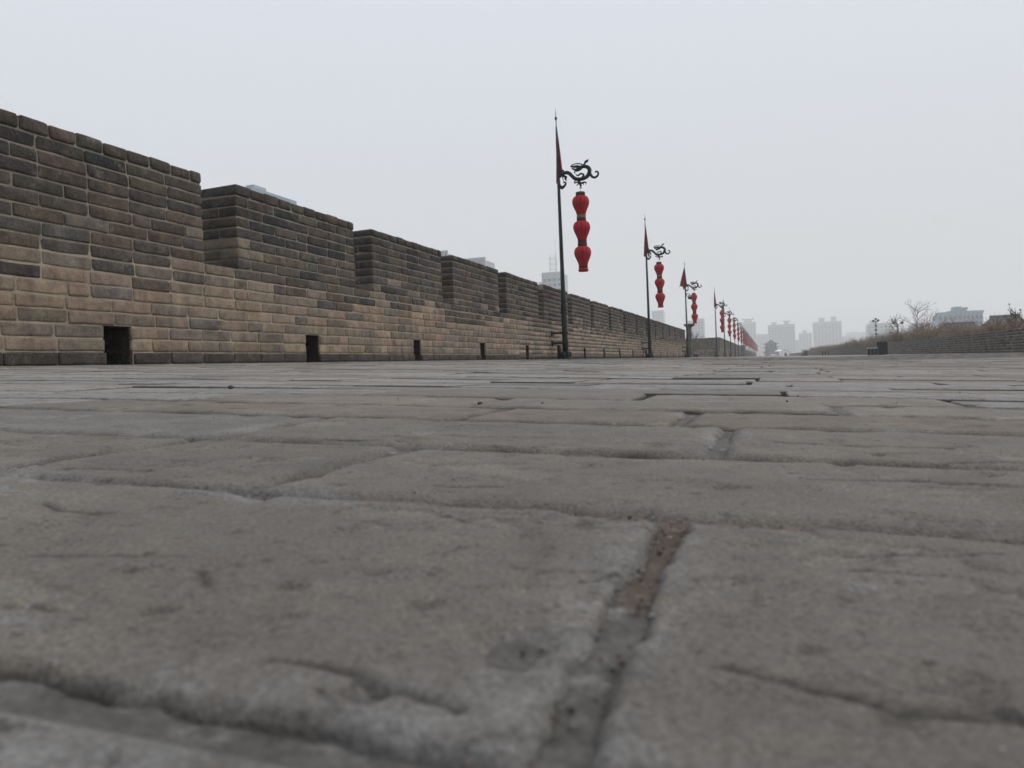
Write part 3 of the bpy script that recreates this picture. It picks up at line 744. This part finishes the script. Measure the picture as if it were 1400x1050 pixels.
def make_string(n=48):
    root = empty('lantern_string')
    mb = MB(); mb.tube([(0, 0, 4.40), (.01, 0, 4.35), (-.008, 0, 4.30), (0, 0, 4.24)], .008, 6); mb.build('hook_wire', m_steel, root)
    for i in range(3):
        z = 4.257 - i * .647
        mb = MB(); prof = [(.105, .09), (.145, .105), (.185, .135), (.212, .185), (.223, .24), (.219, .295), (.199, .36), (.168, .43), (.137, .50), (.120, .56), (.112, .60)]
        gore(mb, z, prof, n); l = mb.build('lantern', m_lan, root)
        mb = MB(); mb.lathe([(.112, -.0), (.120, -.01), (.120, -.085), (.108, -.095)], 24, z=z); mb.build('collar', m_lan_dk, l)
        mb = MB(); mb.lathe([(.114, -.592), (.121, -.598), (.121, -.615), (.114, -.62)], 24, z=z); mb.lathe([(.114, -.635), (.12, -.64), (.12, -.65), (.114, -.655)], 24, z=z)
        mb.build('band', m_lan_dk if i != 0 else m_lan_gold, l)
        mb = MB(); mb.lathe([(.104, -.60), (.104, -.665 if i < 2 else -.66)], 24, z=z); mb.build('neck', m_lan_dk, l)
        if i == 2:
            mb = MB(); mb.lathe([(.112, -.655), (.122, -.66), (.127, -.69), (.132, -.725), (.120, -.737)], 48, z=z, ribs=24, amp=.08); mb.build('tassel', m_lan, l)
    return root
ORD = ['', 'second', 'third', 'fourth', 'fifth', 'sixth', 'seventh', 'eighth', 'ninth', 'tenth']
poles = [(-4.95, 19.65), (-4.95, 35.2), (-4.95, 53.0)] + [(-4.25, 73.4 + 15.2 * i) for i in range(22)]
proto = make_pole(); sproto = make_string()
GP, GS = 'black lantern poles along the left wall', 'strings of red lanterns hung from the poles'
FLAGS = {0: (.08, .13, .4, 'dark red pennant wrapped round the mast'), 1: (.12, .14, 1.5, 'red pennant spread to both sides of the mast'), 2: (.42, .05, 2.6, 'red triangular pennant blown out to the left')}
flag_far = flag_mesh(.20, .12, 1.0).build('flag', m_flag, None, link=False).data
for i, (x, y) in enumerate(poles):
    o = proto if i == 0 else copy_tree(proto); s = sproto if i == 0 else copy_tree(sproto)
    z = D(x) + (.004 if i < 3 else .0)
    o.location = (x, y, z); s.location = (x + (.56), y, z)
    if i < 10:
        if i == 0: la, ls = 'tallest and nearest black lantern pole, standing left of the picture centre', 'nearest and largest string of three red lanterns, under the nearest dragon arm'
        elif i == 1: la, ls = 'second black lantern pole from the camera, red pennant open on its mast', 'string of three red lanterns on the second pole from the camera'
        elif i == 2: la, ls = 'third black lantern pole, carrying a dome camera, at the end of the battlement wall', 'string of three red lanterns beside the dome camera on the third pole'
        else:
            la = '%s lantern pole from the camera, in front of the bastion wall' % ORD[i]; ls = 'string of red lanterns on the %s pole from the camera' % ORD[i]
        tag(o, la, 'lantern pole', GP); tag(s, ls, 'lanterns', GS)
    else:
        tag(o, 'hazy far lantern pole in the dense row beyond the bastion wall', 'lantern pole', 'far hazy lantern poles')
        tag(s, 'tiny hazy string of red lanterns in the dense far row', 'lanterns', 'far hazy lantern strings')
    s.rotation_euler = (R.uniform(-.01, .01), (-.008 if i == 0 else R.uniform(-.012, .012)), R.uniform(0, 3))
    if i in FLAGS:
        a, b, ph, lb = FLAGS[i]; fo = flag_mesh(a, b, ph).build('flag', m_flag, o); fo['label'] = lb
    else:
        fo = bpy.data.objects.new('flag', flag_far); COL.objects.link(fo); fo.parent = o; fo.scale = (R.choice((-1, 1)) * R.uniform(.5, 1.3), 1, R.uniform(.7, 1.0)); fo.location.z = 6.08 * (1 - fo.scale.z); fo.rotation_euler.z = R.uniform(-.9, .9)
# dome camera on the third pole
x, y = poles[2]; z = D(x)
dc = empty('security_camera', (x + .27, y, z + 4.0), label='white and black dome camera on a bracket on the third lantern pole', cat='camera')
mb = MB(); mb.tube([(-.24, 0, .16), (-.14, 0, .24), (-.04, 0, .24), (0, 0, .14)], .02, 8); mb.box(-.26, -.2, -.05, .05, .05, .32); mb.build('bracket', m_iron, dc)
mb = MB(); mb.lathe([(.03, .17), (.13, .12), (.15, .04), (.15, 0.0)], 16); mb.build('housing', m_greypaint, dc)
mb = MB(); mb.lathe([(.145, 0), (.13, -.06), (.09, -.12), (.03, -.15)], 16); mb.build('dome', m_iron, dc)

# ------------------------------------------------------------------ litter bins, benches
def bin_(loc, label, s=1.0):
    r = empty('litter_bin', loc, .1, label=label, cat='litter bin', group='dark litter bins beside the right parapet')
    mb = MB(); mb.box(-.245, .245, -.245, .245, .05, .80)
    for k in range(7): mb.box(-.24 + k * .072, -.205 + k * .072, -.258, -.245, .08, .78)
    mb.build('body', m_darkgrey, r, smooth=False)
    mb = MB(); mb.box(-.22, .22, -.22, .22, 0, .05); mb.build('plinth', m_iron, r, smooth=False)
    mb = MB(); v = []
    for h, z, u in ((.46, .80, .03), (.44, .83, .03), (.26, .88, 0), (.12, .94, 0), (.05, .95, 0)):
        for dx, dy in ((-1, -1), (1, -1), (1, 1), (-1, 1)): v.append((dx * h, dy * h, z + u))
    f = [(k * 4 + i, k * 4 + (i + 1) % 4, (k + 1) * 4 + (i + 1) % 4, (k + 1) * 4 + i) for k in range(4) for i in range(4)] + [(3, 2, 1, 0), (16, 17, 18, 19)]
    mb.add(v, f); mb.build('lid', m_iron, r, smooth=False)
    r.scale = (s, s, s); return r
def bench(loc, label, Lb=.62, s=1.0):
    r = empty('stone_bench', loc, .05, label=label, cat='bench', group='low benches beside the right parapet')
    mb = MB(); mb.box(-Lb / 2, Lb / 2, -.2, .2, .40, .46); mb.build('seat', m_greypaint if s == 1 else m_darkgrey, r, smooth=False)
    for dx in (-Lb / 2 + .08, 0, Lb / 2 - .08):
        mb = MB(); mb.box(dx - .055, dx + .055, -.16, .16, 0, .40); mb.build('leg', m_darkgrey, r, smooth=False)
    return r
bin_((6.87, 52.8, D(6.87)), 'dark litter bin with an overhanging lid, the largest one near the right parapet')
bench((6.22, 52.2, D(6.22)), 'low grey topped bench at the left side of the large litter bin', .55)
bench((7.0, 103, D(7)), 'small dark three legged bench farther along the right parapet', .85, .9)
bin_((6.4, 139, D(6.4)), 'small dark litter bin in the distance beyond the farther bench', 1.0)
bench((5.9, 138, D(6)), 'tiny dark bench at the left side of the distant litter bin', .5, .9)
bin_((5.6, 245, D(5.6)), 'tiny dark bin shape standing in for an upright figure far down the walk, right of the dark booth', 1.1)  # bin shape put in place of an unclear upright figure
bench((6.6, 240, D(6.6)), 'tiny dark bench far down the walk, right of the dark booth', 1.6, .9)

# ------------------------------------------------------------------ small far things on the walk
px_, py_ = 4.6, 300
r = empty('parasol', (px_, py_, D(px_)), label='white parasol standing far down the walk in front of the gate tower', cat='parasol')
mb = MB(); mb.lathe([(1.55, 1.75), (1.5, 1.82), (.8, 2.15), (.05, 2.4)], 8); mb.build('canopy', m_white, r, smooth=False)
mb = MB(); mb.lathe([(.03, 0), (.03, 2.3)], 6); mb.build('pole', m_greypaint, r)
r = empty('booth', (6.9, 296, D(6.9)), label='dark arched booth to the right of the far white parasol', cat='booth')
mb = MB(); pts = [(-1.6, 1.3), (-1.45, 1.9), (-.7, 2.25), (0, 2.2), (.8, 1.8), (1.5, 1.1), (1.7, .5)]
v = [(a, yy, zz) for yy in (-1, 1) for a, zz in pts] + [(a, yy, zz - .14) for yy in (-1, 1) for a, zz in pts]; n = len(pts)
f = []
for i in range(n - 1): f += [(i, i + 1, n + i + 1, n + i), (2 * n + i + 1, 2 * n + i, 3 * n + i, 3 * n + i + 1), (i + 1, i, 2 * n + i, 2 * n + i + 1), (n + i, n + i + 1, 3 * n + i + 1, 3 * n + i)]
mb.add(v, f); mb.build('roof', m_darkgrey, r)
mb = MB(); mb.box(-1.4, 1.4, -.8, .8, 0, .75); mb.build('counter', m_white, r, smooth=False)
for dx in (-1.4, 1.35):
    mb = MB(); mb.box(dx, dx + .08, -.8, -.72, .75, 1.8 if dx < 0 else 1.25); mb.build('post', m_darkgrey, r, smooth=False)
def cart(loc, label):
    r = empty('electric_cart', loc, .0, label=label, cat='cart', group='white carts far down the walk')
    mb = MB(); v = [(-1.5, 0, .3), (1.6, 0, .3), (1.7, 0, .7), (1.1, 0, .95), (-1.4, 0, .95)]
    v = [(a, -.7, c_) for a, b, c_ in v] + [(a, .7, c_) for a, b, c_ in v]
    mb.add(v, [(0, 1, 2, 3, 4), (9, 8, 7, 6, 5)] + [(i, i + 5, (i + 1) % 5 + 5, (i + 1) % 5) for i in range(5)]); mb.build('body', m_white, r, smooth=False)
    mb = MB(); mb.box(-1.5, 1.2, -.75, .75, 1.75, 1.85); mb.build('roof', m_white, r, smooth=False)
    for dx in (-1.4, 1.0):
        mb = MB(); mb.box(dx, dx + .06, -.7, -.64, .95, 1.75); mb.box(dx, dx + .06, .64, .7, .95, 1.75); mb.build('post', m_darkgrey, r, smooth=False)
    for dx in (-1.0, 1.1):
        mb = MB(); mb.lathe([(.28, -.1), (.28, .1)], 12); mb.v = [(a + dx, c_ - .65, b + .28) for a, b, c_ in mb.v]; mb.build('wheel', m_iron, r, smooth=False)
cart((-1.6, 385, D(-1.6)), 'white open cart at the foot of the far red lanterns'); cart((3.2, 372, D(3.2)), 'white open cart just left of the far white parasol')

# ------------------------------------------------------------------ halls with tiled roofs and the gate tower
def hip_roof(mb, cx, cy, z, hx, hy, rx, ry, h, up_=.25, steps=6):
    """concave hipped roof: eave half-size hx,hy, ridge half-size rx,ry"""
    v = []; m_ = 9; ring = 4 * m_
    for s in range(steps + 1):
        t = s / steps; a = hx + (rx - hx) * t; b = hy + (ry - hy) * t; zz = z + h * (t ** 1.45)
        for side in range(4):
            for i in range(m_):
                u = -1 + 2 * i / m_
                q = [(u, -1), (1, u), (-u, 1), (-1, -u)][side]
                c_ = up_ * (abs(u) ** 4) * (1 - t) ** 2
                v.append((cx + q[0] * a, cy + q[1] * b, zz + c_))
    f = [(s * ring + i, s * ring + (i + 1) % ring, (s + 1) * ring + (i + 1) % ring, (s + 1) * ring + i) for s in range(steps) for i in range(ring)]
    f.append(tuple(range(ring))[::-1]); f.append(tuple(steps * ring + i for i in range(ring)))
    mb.add(v, f)
def hall(name, loc, hx, hy, wall_h, roof_h, label, rz=0, base=12.0, ribs=True):
    r = empty(name, loc, rz, label=label, cat='building')
    mb = MB(); mb.box(-hx, hx, -hy, hy, -0, wall_h); mb.build('wall', m_plaster, r, smooth=False)
    mb = MB(); hip_roof(mb, 0, 0, wall_h, hx + .7, hy + .7, hx * .82, .10, roof_h, .3); 
    if ribs:
        n = int(hx * 2 / .35)
        for i in range(n + 1):
            x = -hx * .82 + 1.64 * hx * i / n
            for sg_ in (-1, 1):
                mb.tube([(x, sg_ * ((hy + .7) + (.10 - hy - .7) * t), wall_h + roof_h * t ** 1.45 + .03) for t in (0, .25, .5, .75, 1)], .05, 5)
    mb.build('roof', m_tile, r, smooth=False)
    mb = MB(); mb.box(-hx * .86, hx * .86, -.16, .16, wall_h + roof_h - .05, wall_h + roof_h + .35); mb.build('ridge', m_tile, r, smooth=False)
    for i in range(3):
        x = -hx * .6 + i * hx * .6; mb = MB(); mb.box(x - hx * .14, x + hx * .14, -hy - .05, -hy, wall_h - 2.2, wall_h - .5); mb.build('window', m_win, r, smooth=False)
    return r
hall('tiled_hall', (35.6, 139, -12), 2.5, 2.4, 14.9, 1.65, 'tile roofed hall with the highest ridge, rising behind the shrubs near the right edge', .12)
hall('tiled_hall', (28.6, 136, -12), 2.6, 1.6, 14.6, 1.1, 'lower tile roofed hall in front of the blue grey apartment block', .12)
hall('tiled_hall', (25.2, 141, -12), 3.2, 1.6, 13.6, .9, 'lowest long roofed hall, left of the other two, right of the bare tree', .12)
m_gt_tile = plain('blue_glazed_tile', (.030, .045, .065), .7, .2, 0, .2, 1, 0, True); m_gt_wood = plain('blue_grey_timber', (.05, .07, .095), .8, .2, 0, .2, 1, 0, True)
# gate tower
gt = empty('gate_tower', (2.75, 430, -9.9), label='blue hazy two storey gate tower with sweeping eaves closing the end of the walk', cat='tower')
O = (0, 0, 0)
mb = MB(); mb.box(-8, 8, -5, 5, -3, 12.3); mb.build('base', m_conc2, gt, smooth=False); gt.scale = (.815, .815, .815)
mb = MB(); mb.box(-4.6, 4.6, -3, 3, 12.3, 15.1); mb.box(-3.7, 3.7, -2.6, 2.6, 15.3, 17.9); mb.box(-3.4, 3.4, -2.2, 2.2, 18.2, 20.3); mb.build('wall', m_gt_wood, gt, smooth=False)
for z, hx, hy, rx, ry, h in ((14.7, 5.6, 3.8, 3.7, 2.6, .8), (17.6, 4.9, 3.5, 3.4, 2.3, .8), (19.7, 4.7, 3.4, .5, .1, 2.8)):
    mb = MB(); hip_roof(mb, 0, 0, z, hx, hy, rx, ry, h, .5); mb.build('roof', m_gt_tile, gt, smooth=False)
for z in (13.1, 15.9, 18.5):
    for i in range(5):
        mb = MB(); x = -2.8 + i * 1.4; y_ = {13.1: -3.05, 15.9: -2.65, 18.5: -2.25}[z]; mb.box(x - .4, x + .4, y_, y_ + .05, z, z + 1.0); mb.build('window', m_win, gt, smooth=False)

# ------------------------------------------------------------------ the city in the haze
def tower(x0, x1, yy, ztop, dep, label, mat=m_conc, roofs=(), bays=8, z0=-12.0, rz=0.0, storeys=True, group='hazy city towers', wing=None):
    cx = (x0 + x1) / 2; hw = (x1 - x0) / 2; O = (cx, yy, z0); Ht = ztop - z0
    r = empty('tower_block', (cx, yy, z0), rz, label=label, cat='building', group=group)
    mb = MB(); mb.box(-hw, hw, 0, dep, 0, Ht); mb.box(-hw - .3, hw + .3, -.3, 0 - .0, Ht - .0, Ht + 1.0); mb.build('wall', mat, r, smooth=False)
    bw_ = 2 * hw / bays
    for i in range(bays):
        mb = MB(); xa = -hw + bw_ * (i + .22); xb_ = -hw + bw_ * (i + .78)
        nst = int(Ht / 3.0)
        for s in range(nst): mb.box(xa, xb_, -.15, .0, s * 3.0 + .9, s * 3.0 + 2.5)
        mb.build('window_column', m_win, r, smooth=False)['kind'] = 'stuff'
        mb = MB(); mb.box(-hw + bw_ * i - .25, -hw + bw_ * i + .25, -.9, 0, 0, Ht); mb.build('pier', mat, r, smooth=False)
    for (f0, f1, h, ov) in roofs:
        mb = MB(); a = -hw + 2 * hw * f0; b = -hw + 2 * hw * f1; mb.box(a, b, 2, dep * .7, Ht, Ht + h)
        if ov: mb.box(a - ov, b + ov, 1.5, dep * .75, Ht + h, Ht + h + .8)
        mb.build('roof_house', mat, r, smooth=False)
    return r
tower(3.7, 33, 955, 35.2, 18, 'wide pale tower with two roof houses directly right of the gate tower', roofs=((.16, .28, 3.2, 1.5), (.62, .78, 4.2, 1.5)), bays=9)
tower(57, 89, 1025, 38.2, 18, 'wide pale tower with two roof houses, second to the right of the gate tower', roofs=((.22, .40, 5, .6), (.66, .82, 6, .6)), bays=8)
t = tower(-30, -11, 1047, 44.0, 18, 'hazy tower with a winged pavilion on its roof, left of the gate tower', roofs=((.25, .75, 4, 0),), bays=5)
mb = MB(); hip_roof(mb, 0, 8, 44 + 12 + 4, 7, 6, 3.5, 2.5, 1.5, 2.6); mb.build('pavilion_roof', m_tile, t, smooth=False)
tower(-11, 4, 1100, 29, 16, 'low faint block between the winged tower and the wide pale tower', bays=5)
tower(34, 46, 1150, 20, 16, 'faint stepped block left of the second wide tower, lower step', bays=4)
tower(44, 60, 1120, 28, 16, 'faint stepped block touching the left side of the second wide tower', bays=4, roofs=((.3, .6, 5, 0),))
tower(96, 112, 1160, 22, 16, 'faint low block touching the right side of the second wide tower', bays=4)
tower(130, 164, 1415, 32, 20, 'very faint broad block between the second wide tower and the mast', bays=7, roofs=((.2, .5, 2.5, 0),))
tower(91.6, 112.4, 797, 25.2, 15, 'square pale tower with a small round roof turret, behind the floodlight mast', roofs=((.15, .45, 3.2, .4), (.62, .98, 1.5, 0)), bays=6)
tower(74.5, 80.5, 394, 15.4, 12, 'left stepped wing of the blue grey apartment block', m_blue, bays=3, group='stepped blue grey apartment block', roofs=((.1, .9, 1.0, 0),))
tower(80.7, 86.6, 396, 17.2, 12, 'highest middle wing of the blue grey apartment block', m_blue, bays=3, group='stepped blue grey apartment block', roofs=((.2, .7, 1.6, 0),))
tower(86.8, 93.6, 399, 15.6, 12, 'right stepped wing of the blue grey apartment block with balconies', m_blue, bays=4, group='stepped blue grey apartment block', roofs=((.1, .7, 1.2, 0),))
tower(100, 128, 620, 18, 14, 'faint grey block just left of the blue grey apartment block', m_conc2, bays=5)
tower(-75.5, -59.5, 821, 39, 16, 'hazy tower with a stepped left shoulder behind the third lantern pole', roofs=((.25, .55, 5, 0), (.5, 1.0, 2.0, .2)), bays=5)
tower(-124, -111, 910, 57.3, 15, 'single hazy tower rising over the battlement wall behind the second lantern pole', bays=4, roofs=((.05, .95, 1.2, 0),))
k_ = tower(-122.1, -110.5, 437, 53.2, 14, 'pale office tower with a lattice antenna behind the nearest lantern pole', m_conc, bays=4, storeys=True)
mb = MB(); mb.box(-8.5, -5.9, 1, 12, 0, 61); mb.build('side_wing', m_conc, k_, smooth=False)
mb = MB()
for zz in range(0, 12, 3):
    for a, b in (((-1.8, 2), (1.8, 2)), ((-1.8, 5), (1.8, 5)), ((-1.8, 2), (-1.8, 5)), ((1.8, 2), (1.8, 5))):
        mb.tube([(a[0], a[1], 65.2 + zz), (b[0], b[1], 65.2 + zz)], .07, 4)
        mb.tube([(a[0], a[1], 65.2 + zz), (b[0], b[1], 68.2 + zz)], .05, 4)
for a in ((-1.8, 2), (1.8, 2), (-1.8, 5), (1.8, 5)): mb.tube([(a[0], a[1], 65.2), (a[0], a[1], 76)], .09, 4)
mb.tube([(1.8, 3.5, 70), (1.8, 3.5, 86)], .07, 4)
mb.build('antenna', m_conc2, k_, smooth=False)
l_ = tower(-81.6, -69.8, 109.5, 29.0, 10, 'grey blue flat roof edge with plant box showing over the second merlon', m_blue, bays=6, rz=math.pi / 2)
mb = MB(); mb.box(-4.6, -1.4, .3, 1.8, 41.0, 42.7); mb.build('roof_house', m_conc, l_, smooth=False)
tower(-101, -97.5, 235, 38.0, 10, 'sliver of a pale roof over the fourth merlon', m_conc, bays=3)
tower(-97, -90, 250, 37.0, 10, 'sliver of a pale roof over the fifth merlon', m_conc, bays=3)
# floodlight mast
fm = empty('floodlight_mast', (14.97, 120.8, -12), label='thin floodlight mast with a lamp cluster rising from the shrubs left of centre right', cat='mast')
fm['label'] = 'thin floodlight mast with a lamp cluster in front of the square pale tower'
mb = MB(); mb.tube([(0, 0, 0), (0, 0, 16.4)], [.09, .05], 8)
for zz in (14.4, 15.0, 15.6): mb.box(-.12, .12, -.1, .1, zz, zz + .25)
mb.build('pole', m_iron, fm)
for dx, zz in ((-.32, 16.4), (.0, 16.65), (.32, 16.45)):
    mb = MB(); mb.lathe([(.1, -.12), (.17, 0), (.15, .12), (.05, .16)], 8, dx, 0, zz); mb.build('lamp', m_iron, fm)
mb = MB(); mb.box(-.38, .38, -.03, .03, 16.26, 16.32); mb.build('crossbar', m_iron, fm, smooth=False)
lm = empty('street_lamp', (14.0, 95.0, -12), label='twin headed street lamp among the shrubs, left of the bare tree', cat='lamp')
mb = MB(); mb.tube([(0, 0, 0), (0, 0, 14.95)], [.08, .05], 8); mb.tube([(-.42, 0, 15.05), (0, 0, 14.95), (.42, 0, 15.05)], .025, 6); mb.build('pole', m_iron, lm)
for dx in (-.42, .42):
    mb = MB(); mb.lathe([(.05, -.12), (.16, .0), (.17, .08), (.06, .16)], 8, dx, 0, 15.1); mb.build('lamp', m_iron, lm)

# ground of the city and the planted strip behind the right parapet
mb = MB(); n = 24; L_ = 2290
gx = np.linspace(-L_, L_, n); v, f, c = grid_mesh(list(gx), list(gx), lambda x, y: -12.0 - .0, lambda x, y: (1, 1, 1, 1)); mb.add(v, f)
g = mb.build('ground', m_city); tag(g, kind='structure', label='flat city ground far below the wall')
xs2 = [9.46, 9.8, 10.4, 11.2, 12.2, 13.4, 14.5]; ys2 = list(np.arange(22, 300, 2.0))
mb = MB(); v, f, c = grid_mesh(xs2, ys2, lambda x, y: .28 + .10 * nz(x, y * .3) + (x - 9.5) * .05, lambda x, y: (1, 1, 1, 1)); mb.add(v, f)
mb.box(9.71, 14.45, 22.1, 297.9, -12, -.02)
em = mb.build('embankment', m_earth); tag(em, kind='structure', label='planted earth bank behind the right parapet')

# ------------------------------------------------------------------ shrubs and bare trees
def shrub_parts(seed, pal, n=520, h=1.25, wdt=.9):
    q = random.Random(seed); st = MB(); fo = MB(); tips = []
    for i in range(26):
        a = q.uniform(0, 6.283); r = q.uniform(.2, 1.0) * wdt; hh = h * q.uniform(.55, 1.1)
        p = [(0.12 * math.cos(a), .12 * math.sin(a), -.05), (r * .35 * math.cos(a), r * .35 * math.sin(a), hh * .45), (r * .75 * math.cos(a + .2), r * .75 * math.sin(a + .2), hh * .8), (r * math.cos(a + .3), r * math.sin(a + .3), hh)]
        st.tube(p, [.014, .010, .006, .002], 4); tips.append(p)
    for i in range(n):
        p = q.choice(tips); t = q.uniform(.8, 3.0); k = min(int(t), 2); u = t - k
        b = [p[k][j] + (p[k + 1][j] - p[k][j]) * u + q.gauss(0, .085) for j in range(3)]
        s = q.uniform(.018, .05); c = q.choice(pal); kk = q.uniform(.7, 1.3); c = (c[0] * kk, c[1] * kk, c[2] * kk, 1)
        d = Vector((q.gauss(0, 1), q.gauss(0, 1), q.gauss(0, 1))).normalized(); e_ = d.orthogonal().normalized()
        B = Vector(b); fo.add([tuple(B - e_ * s * .35), tuple(B + d * s * .8), tuple(B + e_ * s * .35), tuple(B - d * s * .8)], [(0, 1, 2, 3)], c)
    return st, fo
PAL = [[(.235, .165, .095), (.175, .12, .07), (.28, .215, .13)], [(.17, .145, .08), (.13, .11, .06), (.22, .19, .12)], [(.20, .125, .075), (.155, .095, .06), (.235, .17, .115)], [(.12, .11, .095), (.10, .085, .07), (.15, .13, .11)]]
protos = []
for i in range(4):
    st, fo = shrub_parts(20 + i, PAL[i], [900, 800, 900, 380][i], [1.15, 1.0, 1.3, 1.5][i]); protos.append((st, fo))
SL = ['ochre dry shrub on the bank behind the right parapet', 'olive brown shrub on the bank behind the right parapet', 'rusty brown shrub on the bank behind the right parapet', 'sparse grey twiggy shrub on the bank behind the right parapet']
base_sh = []
for i, (st, fo) in enumerate(protos):
    r = empty('shrub'); st.build('stems', m_bark, r); fo.build('foliage', m_foliage, r, smooth=False); base_sh.append(r)
used = set(); y = 33.0; i = 0
while y < 235:
    for rowx in (10.1, 11.3, 12.6):
        k = R.choice((0, 0, 1, 2, 2, 3)); o = base_sh[k] if k not in used else copy_tree(base_sh[k]); used.add(k)
        s = R.uniform(.75, 1.2) * (1.0 if rowx < 12 else 1.15); yy = y + R.uniform(-.8, .8); xx = rowx + R.uniform(-.35, .35)
        # a lower stretch where the far roofs show
        if 47 < yy < 60: s *= .72
        s *= .74 if yy < 47 else (1.08 if yy < 110 else .9)
        o.location = (xx, yy, .28 + (xx - 9.5) * .05); o.scale = (s * 1.15, s * 1.15, s * .95); o.rotation_euler.z = R.uniform(0, 6.28)
        tag(o, SL[k], 'shrub', 'dry shrubs behind the right parapet')
    y += 1.7 + y * .016; i += 1
def bare_tree(loc, h, wd, label, seed, leaves=0):
    q = random.Random(seed); r = empty('bare_tree', loc, label=label, cat='tree'); tr = MB(); br = MB(); lf = MB()
    tr.tube([(0, 0, -.2), (.03, 0, h * .2), (-.02, .02, h * .42), (.0, 0, h * .6), (.03, 0, h * .8), (.0, 0, h)], [.07, .06, .045, .03, .018, .006], 7)
    def grow(p, d, L, rad, lev):
        pts = [p]; dd = d
        for i in range(4):
            dd = (dd + Vector((q.gauss(0, .13), q.gauss(0, .13), q.gauss(.06, .08)))).normalized(); pts.append(pts[-1] + dd * L / 4)
        br.tube(pts, [rad * (1 - .2 * i) for i in range(5)], 5 if lev < 2 else 3)
        if lev < 3:
            for i in range(3 + (lev == 0)):
                t = q.uniform(.3, 1); k = min(3, int(t * 4)); a = pts[k].lerp(pts[k + 1], t * 4 - k)
                nd = (dd + Vector((q.gauss(0, .55), q.gauss(0, .55), q.gauss(.15, .35)))).normalized(); grow(a, nd, L * q.uniform(.45, .65), rad * .5, lev + 1)
        elif leaves and q.random() < leaves:
            B = pts[-1]; s = .05; lf.add([tuple(B + Vector((-s, 0, 0))), tuple(B + Vector((0, s, s))), tuple(B + Vector((s, 0, 0))), tuple(B + Vector((0, -s, -s)))], [(0, 1, 2, 3)], (.06, .06, .035, 1))
    for i in range(13):
        a = q.uniform(0, 6.28); zz = h * q.uniform(.25, .85); L = wd * (1.15 - .75 * zz / h) * q.uniform(.8, 1.15)
        grow(Vector((0, 0, zz)), Vector((math.cos(a) * .8, math.sin(a) * .8, .55)).normalized(), L, .026, 0)
    tr.build('trunk', m_bark, r); br.build('branches', m_bark, r)
    if lf.v: lf.build('leaves', m_foliage, r, smooth=False)
    return r
bare_tree((12.15, 72.5, .4), 3.5, 1.7, 'tallest bare grey tree standing above the shrubs, between two far blocks', 5)
bare_tree((12.9, 88.0, .4), 2.9, 1.3, 'thin bare tree left of the tallest bare one, with a few dark leaves', 9, .1)
bare_tree((12.1, 34.5, .4), 1.5, .40, 'bare branches with a few dark leaves at the right edge of the picture', 12, .12)
bare_tree((10.9, 41.0, .35), 1.45, .5, 'low bare sapling in front of the hall with the highest ridge', 14, .03)
# weeds on the bastion recess behind the capped pier
st, fo = shrub_parts(40, [(.05, .055, .04), (.07, .07, .05)], 500, 1.0)
r = empty('shrub', (-6.6, 84.5, 1.4), label='dark weedy shrub behind the capped pier at the wall end', cat='shrub'); r.location = (-7.3, 87.0, 1.75); r.scale = (1.3, 1.3, 1.2)
st.build('stems', m_bark, r); fo.build('foliage', m_foliage, r, smooth=False)

# ------------------------------------------------------------------ the hazy air
mb = MB(); mb.box(-2300, 2300, -2300, 2300, -13.0, 130.0)
hm = bpy.data.materials.new('haze'); hm.use_nodes = True; ht = hm.node_tree; ht.nodes.clear()
ho = ht.nodes.new('ShaderNodeOutputMaterial'); hv = ht.nodes.new('ShaderNodeVolumePrincipled')
hv.inputs['Color'].default_value = (.99, .995, 1.0, 1); hv.inputs['Density'].default_value = .00105; hv.inputs['Anisotropy'].default_value = 0.0
ht.links.new(hv.outputs[0], ho.inputs['Volume'])
hz = mb.build('haze', hm, smooth=False); tag(hz, kind='stuff', label='thin grey winter haze over the city')
